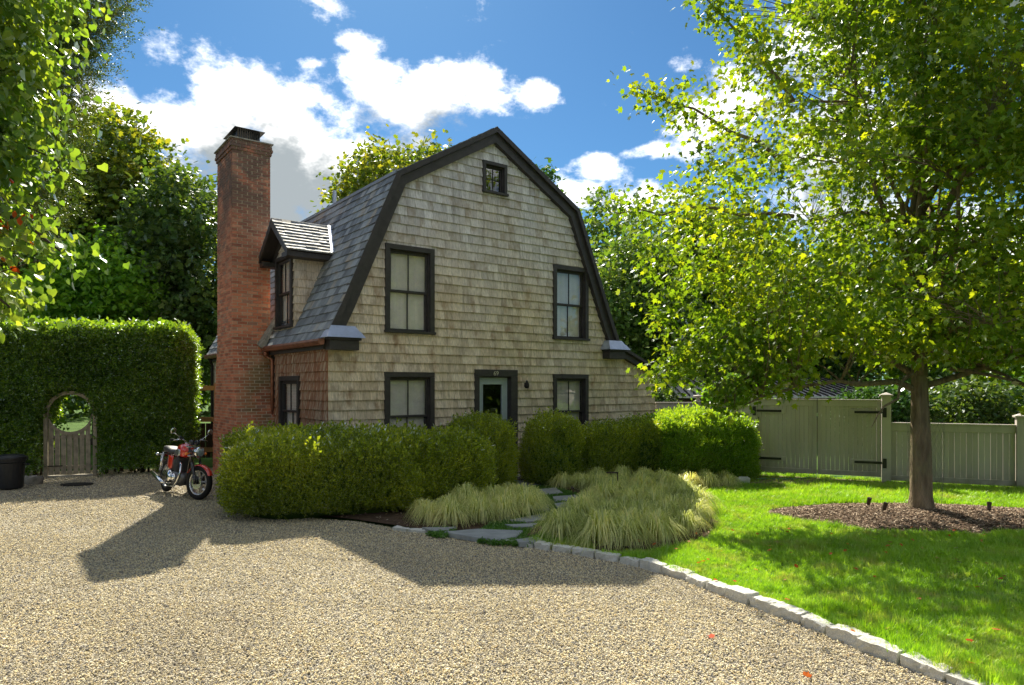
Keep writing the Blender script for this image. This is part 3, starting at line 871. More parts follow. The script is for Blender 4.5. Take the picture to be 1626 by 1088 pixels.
# shed aisle on the right
sh = MB()
sh.prism([(7.30, 3.10), (9.12, 2.375), (9.09, 2.31), (7.30, 3.03)], 1, -OH, LEN)
shed = sh.build('shed_roof', 'sheath', house)
pc = []
dd = Vector((7.30 - 9.12, 0, 3.10 - 2.375)); ln = dd.length; dd.normalize()
courses(pc, (9.14, 0, 2.378), (0, 1, 0), dd, (-dd.z * -1, 0, dd.x * -1), 0, ln, .186, lambda b: -OH - .03, lambda b: LEN, (), .14, .26, .014, .05, .004, 9, .003)
join_pieces(pc, 'slates', 'slate', shed, 'stuff')
bb = MB()
bb.prism([(7.52, 3.00), (9.13, 2.365), (9.02, 2.22), (7.52, 2.80)], 1, -OH + .02, -.002)
bb.prism([(7.50, 3.045), (9.15, 2.39), (9.11, 2.32), (7.50, 2.97)], 1, -OH - .045, -OH + .018)
bb.build('shed_barge_board', 'trim', house)
MB().box(8.94, -.14, 2.28, 9.06, LEN, 2.33).build('shed_soffit', 'old_wood', house)

# windows
def sash_window(x0, x1, z0, z1, parent, cols_=2, double=True, blind=True, tw=.10, seedy=0, dsh=0.):
    """built in the local frame x right, y back; returns the window part"""
    pr = .062
    mb = MB()
    mb.box(x0, -pr, z1 - tw, x1, .03, z1)
    mb.box(x0, -pr, z0 + .05, x0 + tw, .03, z1 - tw - .001)
    mb.box(x1 - tw, -pr, z0 + .05, x1, .03, z1 - tw - .001)
    mb.box(x0 - .02, -pr - .03, z0, x1 + .02, .03, z0 + .05)
    # jamb lining
    mb.box(x0 + tw - .002, .0, z0 + .05, x0 + tw + .02, .16, z1 - tw); mb.box(x1 - tw - .02, .0, z0 + .05, x1 - tw + .002, .16, z1 - tw)
    mb.box(x0 + tw, .001, z1 - tw - .02, x1 - tw, .16, z1 - tw - .002)
    w = mb.build('window', 'trim', parent, bevel=.004)
    ix0, ix1, iz0, iz1 = x0 + tw + .018, x1 - tw - .018, z0 + .05, z1 - tw - .018
    halves = [(iz0, iz1, .04)] if not double else [((iz0 + iz1) / 2 - .02, iz1, .035 - dsh), (iz0, (iz0 + iz1) / 2 + .02, .075 - dsh)]
    for za, zb, d in halves:
        fw = .045 if double else .035
        s = MB()
        s.box(ix0, d, za, ix0 + fw, d + .035, zb); s.box(ix1 - fw, d, za, ix1, d + .035, zb)
        s.box(ix0 + fw, d, zb - fw, ix1 - fw, d + .035, zb); s.box(ix0 + fw, d, za, ix1 - fw, d + .035, za + fw)
        for k in range(1, cols_):
            cx = ix0 + (ix1 - ix0) * k / cols_; s.box(cx - .011, d + .004, za + fw, cx + .011, d + .03, zb - fw)
        if not double: s.box(ix0 + fw, d + .005, (za + zb) / 2 - .011, ix1 - fw, d + .029, (za + zb) / 2 + .011)
        s.build('sash', 'trim', w, bevel=.003)
        rows = [(za + fw, zb - fw)] if double else [(za + fw, (za + zb) / 2 - .011), ((za + zb) / 2 + .011, zb - fw)]
        for ra, rb_ in rows:
            for k in range(cols_):
                gx0 = ix0 + fw if k == 0 else ix0 + (ix1 - ix0) * k / cols_ + .011
                gx1 = ix1 - fw if k == cols_ - 1 else ix0 + (ix1 - ix0) * (k + 1) / cols_ - .011
                p = MB().box(gx0, d + .015, ra, gx1, d + .019, rb_).build('pane', 'glass', w)
    if blind:
        b = MB(); n_ = 26; r = random.Random(seedy)
        ph = [r.uniform(-.004, .004) for _ in range(n_ + 1)]
        for k in range(n_):
            xa = ix0 + (ix1 - ix0) * k / n_; xb = ix0 + (ix1 - ix0) * (k + 1) / n_
            ya, yb = .122 - dsh + .006 * math.sin(k * 1.1) + ph[k], .122 - dsh + .006 * math.sin((k + 1) * 1.1) + ph[k + 1]
            b.add([(xa, ya, iz0), (xb, yb, iz0), (xb, yb, iz1), (xa, ya, iz1)], [(0, 1, 2, 3)])
        b.build('curtain', 'shade_cloth', w, smooth=True)
    return w
for i, h in enumerate(FW): sash_window(*h, house, seedy=i)
sash_window(*GW, house, double=False, blind=False, tw=.075)
# window local x runs to the right as seen from outside: on the side wall that is -y, so x = -s
w = sash_window(-SWIN[1], -SWIN[0], SWIN[2], SWIN[3], house, seedy=9, dsh=.045); w.rotation_euler = (0, 0, -R(90))

# door
mb = MB()
x0, x1, z0, z1 = DR; tw = .125
mb.box(x0, -.06, z1 - .15, x1, .03, z1); mb.box(x0, -.06, z0, x0 + tw - .01, .03, z1 - .151); mb.box(x1 - tw - .06, -.06, z0, x1, .03, z1 - .151)
mb.box(x0 + tw - .012, 0, z0, x0 + tw + .01, .18, z1 - .15); mb.box(x1 - tw - .07, 0, z0, x1 - tw - .058, .18, z1 - .15)
mb.box(x0 + tw, .001, z1 - .17, x1 - tw - .06, .18, z1 - .152)
fr_ = mb.build('door_frame', 'trim', house, bevel=.004)
tx = bpy.data.curves.new('house_number', 'FONT'); tx.body = '69'; tx.size = .135; tx.extrude = .004; tx.align_x = 'CENTER'
tmp_ = bpy.data.objects.new('tmp', tx); col.objects.link(tmp_); bpy.context.view_layer.update()
nme = bpy.data.meshes.new_from_object(tmp_.evaluated_get(bpy.context.evaluated_depsgraph_get())); bpy.data.objects.remove(tmp_)
nme.materials.clear(); nme.materials.append(MATS['ochre'])
to = link('house_number', nme, fr_)
to.location = ((x0 + x1) / 2 - .03, -.066, z1 - .125); to.rotation_euler = (R(90), 0, 0)
d = MB(); a0, a1, y = x0 + tw + .012, x1 - tw - .072, .07
gx0, gx1, gz0, gz1 = a0 + .14, a1 - .15, 1.02, z1 - .17 - .15
d.box(a0, y, z0 + .02, gx0, y + .045, z1 - .172); d.box(gx1, y, z0 + .02, a1, y + .045, z1 - .172)
d.box(gx0, y, gz1, gx1, y + .045, z1 - .172); d.box(gx0, y, gz0 - .16, gx1, y + .045, gz0)
d.box(gx0, y, z0 + .02, gx1, y + .045, z0 + .24); d.box(gx0, y + .015, z0 + .24, gx1, y + .035, gz0 - .16)
d.box(gx0 - .02, y - .012, gz0 - .02, gx0, y + .002, gz1 + .02); d.box(gx1, y - .012, gz0 - .02, gx1 + .02, y + .002, gz1 + .02)
d.box(gx0, y - .012, gz1, gx1, y + .002, gz1 + .02); d.box(gx0, y - .012, gz0 - .02, gx1, y + .002, gz0)
door = d.build('door', 'door_paint', house, bevel=.003)
MB().box(gx0, y + .02, gz0, gx1, y + .025, gz1).build('pane', 'glass', door)
hd = MB(); hd.box(a1 - .085, y - .02, 1.14, a1 - .035, y + .001, 1.30); hd.tube([(a1 - .06, y - .02, 1.21), (a1 - .06, y - .05, 1.21)], .018, 8)
hd.build('deadbolt', 'black_metal', door, bevel=.004)
hd = MB(); hd.lathe([(.03, 0), (.03, .01), (.012, .012), (.012, .04), (.03, .05), (.032, .07), (.0001, .085)], n=12, axis=1, mat=Matrix.Translation((a1 - .06, y, 1.0)) @ Matrix.Rotation(math.pi, 4, 'Z'))
hd.build('door_knob', 'black_metal', door, smooth=True)
st = MB().box(x0 - .1, -.42, .02, x1 + .1, .1, .08); st.build('door_sill', 'stone_cap', house, bevel=.01)
# wall lamp right of the door
lm = MB(); lm.lathe([(.028, 1.98), (.05, 2.0), (.055, 2.04), (.048, 2.09), (.03, 2.12), (.018, 2.15), (.0001, 2.17)], (4.60, -.09, 0), 12)
lm.box(4.575, -.07, 2.02, 4.625, -.02, 2.1)
lm.build('wall_lamp', 'iron', house, smooth=True)

# dormer on the chimney-side slope
dx, s0, s1, dz, dpk = .05, 1.87, 3.10, 4.86, 5.50
dm = MB(); cs = (s0 + s1) / 2
def rx(z): return prof_x(z)
# front wall outline faces -x, cheek walls run back to the slope
dm.prism([(s0 + .004, 3.22), (s1 - .004, 3.22), (s1 - .004, dz), (cs, dpk - .08), (s0 + .004, dz)], 0, dx + .19, dx + .20)
for yy in (s0 + .004, s1 - .016):
    dm.prism([(dx + .004, 3.22), (prof_x(4.9), 4.9), (dx + .004, 4.9)], 1, yy, yy + .012)
dormer = dm.build('dormer', 'sheath', house)
DW = (s0 + .10, s1 - .10, 3.27, 4.84)
pcs = []
courses(pcs, (dx, 0, 0), (0, 1, 0), (0, 0, 1), (-1, 0, 0), 3.24, dpk - .1, .17, lambda z: s0 + max(0, (z - dz)) * (cs - s0) / (dpk - dz), lambda z: s1 - max(0, (z - dz)) * (s1 - cs) / (dpk - dz), [DW], .08, .16, .028, .03, .004, 11)
courses(pcs, (0, s0, 0), (1, 0, 0), (0, 0, 1), (0, -1, 0), 3.24, 4.82, .17, lambda z: dx - .02, lambda z: prof_x(z) + .02, [], .10, .2, .028, .03, .003, 12)
courses(pcs, (0, s1, 0), (1, 0, 0), (0, 0, 1), (0, 1, 0), 3.24, 4.82, .17, lambda z: dx - .02, lambda z: prof_x(z) + .02, [], .10, .2, .02, .03, .004, 13)
split_pieces(pcs, 'shingle', 'cedar', dormer, 70, size_key(), 'small_shingles')
w = sash_window(-DW[1] + .0, -DW[0], DW[2], DW[3] - .02, house, tw=.085, seedy=12, dsh=.045); w.rotation_euler = (0, 0, -R(90)); w.location = (dx - .005, 0, 0)
# dormer roof: two slopes, ridge along x, eaves overhanging
x_f = -.24; e0, e1, ez, pk = 1.50, 3.46, 4.79, 5.56
def dback(z): return prof_x(z) + .02
dr = MB()
for e, sg in ((e0, 1), (e1, -1)):
    th_ = .05
    vs = [(x_f, e, ez), (dback(ez), e, ez), (dback(pk), cs, pk), (x_f, cs, pk), (x_f, e + sg * .05, ez - .03), (dback(ez), e + sg * .05, ez - .03), (dback(pk), cs, pk - .07), (x_f, cs, pk - .07)]
    dr.add(vs, [(0, 1, 2, 3), (4, 7, 6, 5), (0, 3, 7, 4), (0, 4, 5, 1)])
droof = dr.build('dormer_roof', 'trim', house)
pcs = []
for e, sg in ((e0, 1), (e1, -1)):
    d_ = Vector((0, cs - e, pk - ez)); ln = d_.length; d_.normalize()
    nn = Vector((0, -d_.z * sg, d_.y * sg)); nn = nn if nn.z > 0 else -nn
    courses(pcs, Vector((0, e, ez)) + nn * .003, (1, 0, 0), d_, nn, -.02, ln, .14, lambda b: x_f - .02, lambda b, ln=ln: dback(ez + (pk - ez) * max(0, b) / ln) + .02, [], .15, .26, .030, .04, .004, 21 if sg > 0 else 22, .002)
split_pieces(pcs, 'slate', 'slate', droof, 60, size_key(), 'small_slates')
cap = MB()
for i in range(6):
    xa = x_f - .02 + i * .215
    cap.prism([(cs - .13, pk - .075), (cs, pk + .04), (cs + .13, pk - .075), (cs, pk + .015)], 0, xa, xa + .21)
cap.build('ridge_cap', 'slate', droof)
db = MB()
for e, sg in ((e0, 1), (e1, -1)):
    db.add([(x_f - .02, e - sg * .02, ez - .01), (x_f - .02, cs, pk - .005), (x_f - .02, cs, pk - .16), (x_f - .02, e - sg * .0, ez - .13),
            (x_f + .03, e - sg * .02, ez - .01), (x_f + .03, cs, pk - .005), (x_f + .03, cs, pk - .16), (x_f + .03, e - sg * .0, ez - .13)],
           [(0, 1, 2, 3), (4, 7, 6, 5), (0, 3, 7, 4), (3, 2, 6, 7), (0, 4, 5, 1)])
    db.add([(dx - .05, e + sg * .18, ez + .00), (dx - .05, cs, pk - .17), (dx - .05, cs, pk - .34), (dx - .05, e + sg * .33, ez - .05),
            (dx - .01, e + sg * .18, ez + .00), (dx - .01, cs, pk - .17), (dx - .01, cs, pk - .34), (dx - .01, e + sg * .33, ez - .05)],
           [(0, 1, 2, 3), (4, 7, 6, 5), (0, 3, 7, 4), (3, 2, 6, 7)])
# eave soffit boxes
db.box(x_f, e0 + .03, ez - .13, dback(ez - .1), e0 + .37, ez - .035); db.box(x_f, e1 - .37, ez - .13, dback(ez - .1), e1 - .03, ez - .035)
db.build('dormer_trim', 'trim', droof)
# flashing strip at the back of the dormer roof
fl_ = MB().add([(dback(ez) - .09, e0 - .02, ez + .03), (dback(ez) + .02, e0 - .02, ez + .05), (dback(pk) + .03, cs, pk + .07), (dback(pk) - .09, cs, pk + .05)], [(0, 1, 2, 3)])
fl_.build('flashing', 'zinc', droof)

# chimney
CX0 = -.82
def c_s0(z): return 3.34 - .41 * min(1, max(0, (2.95 - z) / 1.95))
def c_s1(z): return 4.62 + .40 * min(1, max(0, (2.95 - z) / 1.95))
ZT = 7.42; ZC = 7.06
ch = MB()
m_ = .012
ch.prism([(c_s0(0) + m_, 0), (c_s1(0) - m_, 0), (c_s1(1.0) - m_, 1.0), (c_s1(2.95) - m_, 2.95), (c_s1(3) - m_, ZT), (c_s0(3) + m_, ZT), (c_s0(2.95) + m_, 2.95), (c_s0(1.0) + m_, 1.0)], 0, CX0 + m_, -.01)
ch.box(CX0 - .012, c_s0(3) - .012, ZC + .14, .012, c_s1(3) + .012, ZT - .003)
chim = ch.build('chimney', 'mortar', house)
bricks = []
r = random.Random(4)
def brick_box(x0, x1, y0, y1, z0, z1):
    vs = [(x0, y0, z0), (x1, y0, z0), (x1, y1, z0), (x0, y1, z0), (x0, y0, z1), (x1, y0, z1), (x1, y1, z1), (x0, y1, z1)]
    return (vs, [(3, 2, 1, 0), (4, 5, 6, 7), (0, 1, 5, 4), (1, 2, 6, 5), (2, 3, 7, 6), (3, 0, 4, 7)])
CH = .0677; z = 0; k = 0
while z < ZT - .03:
    zb = z + CH - .011; zm = z + CH / 2
    o = 0.
    if z > ZC + .05: o = .025 + (.02 if z > ZC + .12 else 0)
    if z > ZT - .15: o = .03
    a, b = c_s0(zm) - o, c_s1(zm) + o; xo = CX0 - o; xi = 0.0 + o
    # front long face (faces -y): stretchers from xo to 0
    x = xo + (0 if k % 2 else -.10)
    while x < xi - .02:
        xa, xb = max(x, xo + (.0 if k % 2 else 0)), min(x + .203, xi)
        if xb - xa > .03:
            j = r.uniform(-.003, .003)
            bricks.append(brick_box(xa + .005, xb - .005, a + j, a + .06, z, zb))
        x += .213
    # left face (faces -x)
    y = a + (.11 if k % 2 else 0) - .213
    while y < b - .01:
        ya, yb = max(y, a), min(y + .203, b)
        if yb - ya > .03:
            j = r.uniform(-.003, .003)
            if not (ya <= a + 1e-6): bricks.append(brick_box(xo + j, xo + .06, ya + .005, yb - .005, z, zb))
            else: bricks.append(brick_box(xo + j, xo + .06, ya + .062, yb - .005, z, zb) if yb - ya > .09 else brick_box(xo + j, xo + .03, ya + .065, ya + .085, z, zb))
        y += .213
    # right side above the roof and far face
    if z > 2.9:
        for q in range(int((b - a) / .213)):
            bricks.append(brick_box(xi - .06, xi + .001, a + .06 + q * .213, min(b, a + .06 + q * .213 + .2), z, zb))
    for q in range(4): bricks.append(brick_box(xo + .06 + q * .2, xo + .06 + q * .2 + .19, b - .05, b, z, zb))
    z += CH; k += 1
def bkey(pc):
    v = pc[0]; c = sum((Vector(p) for p in v), Vector()) / 8
    if c.z < .95 or c.y > c_s1(3) - .08 and c.x > CX0 + .1 or c.x > -.03: return 1e3
    w = (HM @ c - CAMP).length
    wide = (v[1][0] - v[0][0]) if c.y < c_s0(c.z) + .1 else (v[2][1] - v[1][1]) * .6
    return -wide / w
split_pieces(bricks, 'brick', 'brick', chim, 300, bkey, 'other_bricks')
# mossy sloped shoulder where the chimney meets the eave
sho = MB().prism([(3.34, 2.86), (3.05, 2.94), (3.05, 3.0), (3.34, 3.06)], 0, -.30, .0)
sho2 = MB().add([(-.30, 3.12, 2.90), (.02, 3.12, 3.40), (.16, 3.12, 3.66), (-.20, 3.12, 2.84), (-.30, 3.34, 2.96), (.02, 3.34, 3.48), (.16, 3.34, 3.72), (-.20, 3.34, 2.84)],
               [(0, 3, 2, 1), (0, 1, 5, 4), (1, 2, 6, 5), (4, 5, 6, 7), (0, 4, 7, 3)])
sho2.build('chimney_shoulder', 'stone_cap', chim)
cp = MB().box(CX0 - .06, c_s0(3) - .06, ZT - .004, .05, c_s1(3) + .06, ZT + .02); cp.build('chimney_crown', 'stone_cap', chim)
cc_x, cc_y = (CX0) / 2 - .02, (c_s0(3) + c_s1(3)) / 2 - .12
hw, hd_ = .33, .50
hood = MB()
hood.add([(cc_x - hw, cc_y - hd_, ZT + .27), (cc_x + hw, cc_y - hd_, ZT + .27), (cc_x + hw, cc_y + hd_, ZT + .27), (cc_x - hw, cc_y + hd_, ZT + .27),
          (cc_x - .1, cc_y - .2, ZT + .33), (cc_x + .1, cc_y - .2, ZT + .33), (cc_x + .1, cc_y + .2, ZT + .33), (cc_x - .1, cc_y + .2, ZT + .33)],
         [(3, 2, 1, 0), (0, 1, 5, 4), (1, 2, 6, 5), (2, 3, 7, 6), (3, 0, 4, 7), (4, 5, 6, 7)])
hd0 = hood.build('chimney_hood', 'black_metal', chim)
bars = MB()
for i in range(11):
    t = i / 10
    for yy in (cc_y - .34, cc_y + .34): bars.box(cc_x - .24 + .48 * t - .008, yy - .008, ZT + .01, cc_x - .24 + .48 * t + .008, yy + .008, ZT + .27)
    for xx in (cc_x - .24, cc_x + .24): bars.box(xx - .007, cc_y - .33 + .66 * t - .008, ZT + .01, xx + .007, cc_y - .33 + .66 * t + .008, ZT + .27)
bars.build('hood_cage', 'black_metal', chim)

# ------------------------------------------------------------------ gravel, kerb, path
def ico(sub=1):
    import bmesh
    bm = bmesh.new(); bmesh.ops.create_icosphere(bm, subdivisions=sub, radius=1.0)
    V = np.array([v.co[:] for v in bm.verts]); F = np.array([[v.index for v in f.verts] for f in bm.faces]); bm.free()
    return V, F
ICO1, ICO2 = ico(1), ico(2)
def unlinked(name, V, F, mat, smooth=False):
    return bpy.data.objects.new(name, np_mesh(name, V, F, mat, smooth))
peb = []
for k in range(5):
    r_ = np.random.default_rng(30 + k)
    V = ICO1[0] * np.array([1.0, r_.uniform(.65, .95), r_.uniform(.45, .7)]) * (1 + r_.normal(0, .10, (len(ICO1[0]), 1)))
    peb.append(unlinked('pebble', V, ICO1[1], 'pebble'))
def euler_rand(n, tilt=.5):
    return np.stack([rng.normal(0, tilt, n), rng.normal(0, tilt, n), rng.random(n) * 6.283], 1)
def in_frame(P, m=.06):
    """what the photograph shows of the ground, with a wide margin for a step aside"""
    return (np.abs(P[:, 0] / np.maximum(P[:, 1], .5)) < .76 + m + .9 / np.maximum(P[:, 1], 1)) & (P[:, 1] > 3.7)
DRN = [(x - .02, y - .03) for x, y in DRIVE]
pts = []
for (ya, yb, dens) in ((3.7, 6.5, 5600), (6.5, 9.5, 3900), (9.5, 12.5, 2300), (12.5, 17, 1200)):
    n_ = int((yb - ya) * 18 * dens)
    P = np.stack([rng.uniform(-13, 5, n_), rng.uniform(ya, yb, n_), np.zeros(n_)], 1)
    P = P[in_frame(P)]; P = P[in_poly(P, DRIVE)]; pts.append(P)
P = np.concatenate(pts); n_ = len(P)
P[:, 2] = rng.uniform(-.010, .002, n_) + .010 * vnoise(P, 1.3, 5) * .5
s_ = np.clip(rng.lognormal(math.log(.0063), .30, n_), .0035, .018)
s_ *= 1 + .25 * np.clip((P[:, 1] - 8) / 6, 0, 1)
scatter('gravel', peb, P, euler_rand(n_), np.stack([s_, s_, s_], 1), rng.integers(0, 5, n_), 'pebble')

def rough_box(L_, W_, H_, seed, amp=.012, sub=(6, 3, 3)):
    """split-faced stone block, rounded and uneven"""
    nx, ny, nz = sub; V = {}; Fs = []
    def vid(i, j, k):
        return V.setdefault((i, j, k), len(V))
    for j in range(ny):
        for k in range(nz):
            for i, fl in ((0, 1), (nx, 0)):
                q = [vid(i, j, k), vid(i, j + 1, k), vid(i, j + 1, k + 1), vid(i, j, k + 1)]; Fs.append(q[::-1] if fl else q)
    for i in range(nx):
        for k in range(nz):
            for j, fl in ((0, 0), (ny, 1)):
                q = [vid(i, j, k), vid(i + 1, j, k), vid(i + 1, j, k + 1), vid(i, j, k + 1)]; Fs.append(q[::-1] if fl else q)
    for i in range(nx):
        for j in range(ny):
            for k, fl in ((0, 1), (nz, 0)):
                q = [vid(i, j, k), vid(i + 1, j, k), vid(i + 1, j + 1, k), vid(i, j + 1, k)]; Fs.append(q[::-1] if fl else q)
    C = np.array([(i / nx - .5, j / ny - .5, k / nz - .5) for i, j, k in V.keys()])
    rr = np.linalg.norm(np.abs(C * 2) ** 5, axis=1) ** .2
    C = C * (1 - .17 * np.clip(rr - 1, 0, 1))[:, None]
    C = C * np.array([L_, W_, H_])
    r = np.random.default_rng(seed)
    C += r.normal(0, amp * .55, C.shape) + np.stack([vnoise(C, 14, seed + q) for q in range(3)], 1) * amp
    return [tuple(c) for c in C], Fs
kerb = empty('stone_kerb', (0, 0, 0), 0, 'row of rough pale granite blocks edging the gravel against the lawn', 'kerb')
KP = [Vector((x, y, 0)) for x, y in KERB[:14]]
seglen = [(b - a).length for a, b in zip(KP, KP[1:])]
def along(t):
    for a, b, l in zip(KP, KP[1:], seglen):
        if t <= l: return a + (b - a) * (t / l), (b - a).normalized()
        t -= l
    return KP[-1], (KP[-1] - KP[-2]).normalized()
tot = sum(seglen); t = .85; i = 0
rr_ = random.Random(8)
while t < tot - .2:
    L_ = rr_.uniform(.24, .36)
    p, d = along(t + L_ / 2)
    big = (i == 17)
    W_ = rr_.uniform(.115, .145) + (.05 if big else 0); H_ = .145
    v, f = rough_box(L_ - .026, W_, H_ + (.03 if big else 0), 100 + i, .0065, (8, 4, 4))
    o = MB().add(v, f).build('kerb_stone', 'granite', kerb)
    o.location = (p.x + rr_.uniform(-.012, .012), p.y + rr_.uniform(-.012, .012), .0 + rr_.uniform(-.012, .020) - (.035 if t < 3.0 else 0))
    o.rotation_euler = (rr_.uniform(-.07, .07), rr_.uniform(-.05, .05), math.atan2(d.y, d.x) + rr_.uniform(-.07, .07))
    t += L_; i += 1

path = empty('flagstone_path', (0, 10, .03), 0, 'irregular bluestone slabs set in green creeping plants leading to the door', 'path')
def g2(px, py): Y = 2.05 * 1085 / (py - 612); return ((px - 813) / 1085 * Y, Y)
SLABS = [[(-.93, 9.27), (-.47, 9.46), (.16, 9.34), (.06, 8.97), (-.2, 8.76), (-.45, 8.9)],
         [(-1.25, 9.55), (-.78, 9.59), (-.88, 9.36), (-1.08, 9.32)],
         [(-.06, 10.06), (.52, 10.64), (.52, 10.15), (.2, 9.93)],
         [(-.1, 9.76), (.38, 9.84), (.28, 9.6), (.03, 9.57)],
         [(.05, 8.81), (.33, 8.97), (.46, 8.62), (.08, 8.65)],
         [(.72, 12.2), (1.15, 12.4), (1.26, 11.9), (.72, 11.7)],
         [(.70, 11.5), (1.0, 11.65), (.96, 11.1), (.72, 11.1)],
         [(.35, 11.2), (.62, 11.4), (.60, 10.8), (.36, 10.85)],
         [(.30, 12.9), (.85, 13.3), (.95, 12.6), (.45, 12.35)],
         [(-.1, 14.1), (.5, 14.5), (.7, 13.7), (.1, 13.4)]]
for k, pl in enumerate(SLABS):
    c = sum((Vector(p) for p in pl), Vector((0, 0))) / len(pl)
    r = random.Random(k); P2 = []
    for a, b in zip(pl, pl[1:] + pl[:1]):
        for q in (0, .33, .66):
            x = a[0] + (b[0] - a[0]) * q - c.x + r.uniform(-.012, .012); y = a[1] + (b[1] - a[1]) * q - c.y + r.uniform(-.012, .012)
            P2.append((x, y))
    mb = MB(); n_ = len(P2)
    vs = [(x * .985, y * .985, .042 + r.uniform(-.002, .002)) for x, y in P2] + [(x, y, .03) for x, y in P2] + [(x, y, -.02) for x, y in P2] + [(0, 0, .042)]
    fs = [(3 * n_, i, (i + 1) % n_) for i in range(n_)] + [(i, n_ + i, n_ + (i + 1) % n_, (i + 1) % n_) for i in range(n_)] + [(n_ + i, 2 * n_ + i, 2 * n_ + (i + 1) % n_, n_ + (i + 1) % n_) for i in range(n_)]
    fs = [f[::-1] for f in fs] if False else fs
    o = mb.add(vs, fs).build('paving_slab', 'bluestone', path); o.location = (c.x, c.y - 10, -.005)

# ------------------------------------------------------------------ lawn, ground cover, mulch
def tuft(seed, n, h, w, spread, lean=.5, seg=2, mat='lawn_blade'):
    r = np.random.default_rng(seed); V = []; F = []
    for i in range(n):
        a = r.random() * 6.283; rad = spread * r.random() ** .5; b = np.array([math.cos(a) * rad, math.sin(a) * rad, 0])
        d = np.array([math.cos(a + r.normal(0, .8)), math.sin(a + r.normal(0, .8)), 0]) * lean * r.uniform(.3, 1.3)
        hh = h * r.uniform(.55, 1.2); side_ = np.array([-d[1], d[0], 0]); side_ = side_ / (np.linalg.norm(side_) + 1e-9) * w
        o = len(V)
        V += [b - side_, b + side_, b + d * hh * .4 + np.array([0, 0, hh * .6]) - side_ * .7, b + d * hh * .4 + np.array([0, 0, hh * .6]) + side_ * .7, b + d * hh + np.array([0, 0, hh])]
        F += [(o, o + 1, o + 3), (o, o + 3, o + 2), (o + 2, o + 3, o + 4)]
    return np.array(V), np.array(F)
tufts = [unlinked('grass_tuft', *tuft(k, 16, .055, .0022, .035, .7), 'lawn_blade') for k in range(5)]
pts = []
MUL = (6.35, 10.5, 2.4, 1.2)      # mulch ring: centre, half axes
def in_mulch(P, k=1.0):
    a = np.arctan2(P[:, 1] - MUL[1], P[:, 0] - MUL[0]); w_ = 1 + .06 * np.sin(3 * a + 1) + .04 * np.sin(7 * a)
    return ((P[:, 0] - MUL[0]) / MUL[2]) ** 2 + ((P[:, 1] - MUL[1]) / MUL[3]) ** 2 < (k * w_) ** 2
for (ya, yb, dens) in ((3.7, 6.5, 1900), (6.5, 9, 1300), (9, 12, 800), (12, 16, 450)):
    n_ = int((yb - ya) * 13 * dens)
    P = np.stack([rng.uniform(0, 13, n_), rng.uniform(ya, yb, n_), np.full(n_, .02)], 1)
    P = P[in_frame(P)]; P = P[in_poly(P, LAWN)]; P = P[~in_mulch(P)]
    P = P[~in_poly(P, [(1.0, 8.2), (1.7, 8.3), (2.6, 9.0), (3.05, 10.2), (3.3, 12.4), (4.9, 14.5), (4.9, 15.5), (1.0, 15)])]
    worn = np.exp(-(((P[:, 0] - 6.0) / 2.0) ** 2 + ((P[:, 1] - 14.4) / .75) ** 2))
    bare = np.exp(-(((P[:, 0] - 4.6) / .9) ** 2 + ((P[:, 1] - 7.4) / .5) ** 2)) * .55 + np.exp(-(((P[:, 0] - 5.2) / .8) ** 2 + ((P[:, 1] - 6.6) / .35) ** 2)) * .5
    keep = rng.random(len(P)) > np.clip(worn * 1.1 + bare + .35 * np.clip(vnoise(P, 1.1, 3), 0, 1), 0, .93)
    pts.append(P[keep])
P = np.concatenate(pts); n_ = len(P)
s_ = rng.uniform(.6, 1.35, n_) * (1 + .45 * np.clip(vnoise(P, 1.7, 9), -.6, 1.0)) * (1 + .3 * np.clip((P[:, 1] - 8) / 5, 0, 1))
near_k = 1 + .35 * ((np.abs(P[:, 1] - 5.2) < 1.0) & (vnoise(P, 2.5, 17) > .2))
scatter('lawn_grass', tufts, P, euler_rand(n_, .12), np.stack([s_, s_, s_ * near_k * rng.uniform(.7, 1.2, n_)], 1), rng.integers(0, 5, n_), 'lawn_blade')

# creeping green between the slabs
gc = [unlinked('creeper', *clump_of(leaf_oval(.4), 14, .035, .022, 50 + k, .03), 'moss') for k in range(3)]
n_ = 26000
P = np.stack([rng.uniform(-1.4, 1.5, n_), rng.uniform(8.6, 14.2, n_), np.full(n_, .03)], 1)
PP = [(-1.15, 9.25), (-.2, 8.70), (.5, 8.6), (.75, 10.6), (1.35, 11.8), (1.2, 12.6), (.6, 14.3), (0, 13.8), (.5, 12.2), (.35, 10.8), (-.2, 10.1), (-.5, 9.75), (-1.1, 9.6)]
P = P[in_poly(P, PP)]
on = np.zeros(len(P), bool)
for pl in SLABS:
    c = np.mean(pl, axis=0); on |= in_poly(P, [((x - c[0]) * .93 + c[0], (y - c[1]) * .93 + c[1]) for x, y in pl])
P = P[~on & (vnoise(P, 2.2, 4) > -.35)]; n_ = len(P)
s_ = rng.uniform(.6, 1.3, n_)
scatter('creeping_groundcover', gc, P, euler_rand(n_, .4), np.stack([s_, s_, s_], 1), rng.integers(0, 3, n_), 'moss')

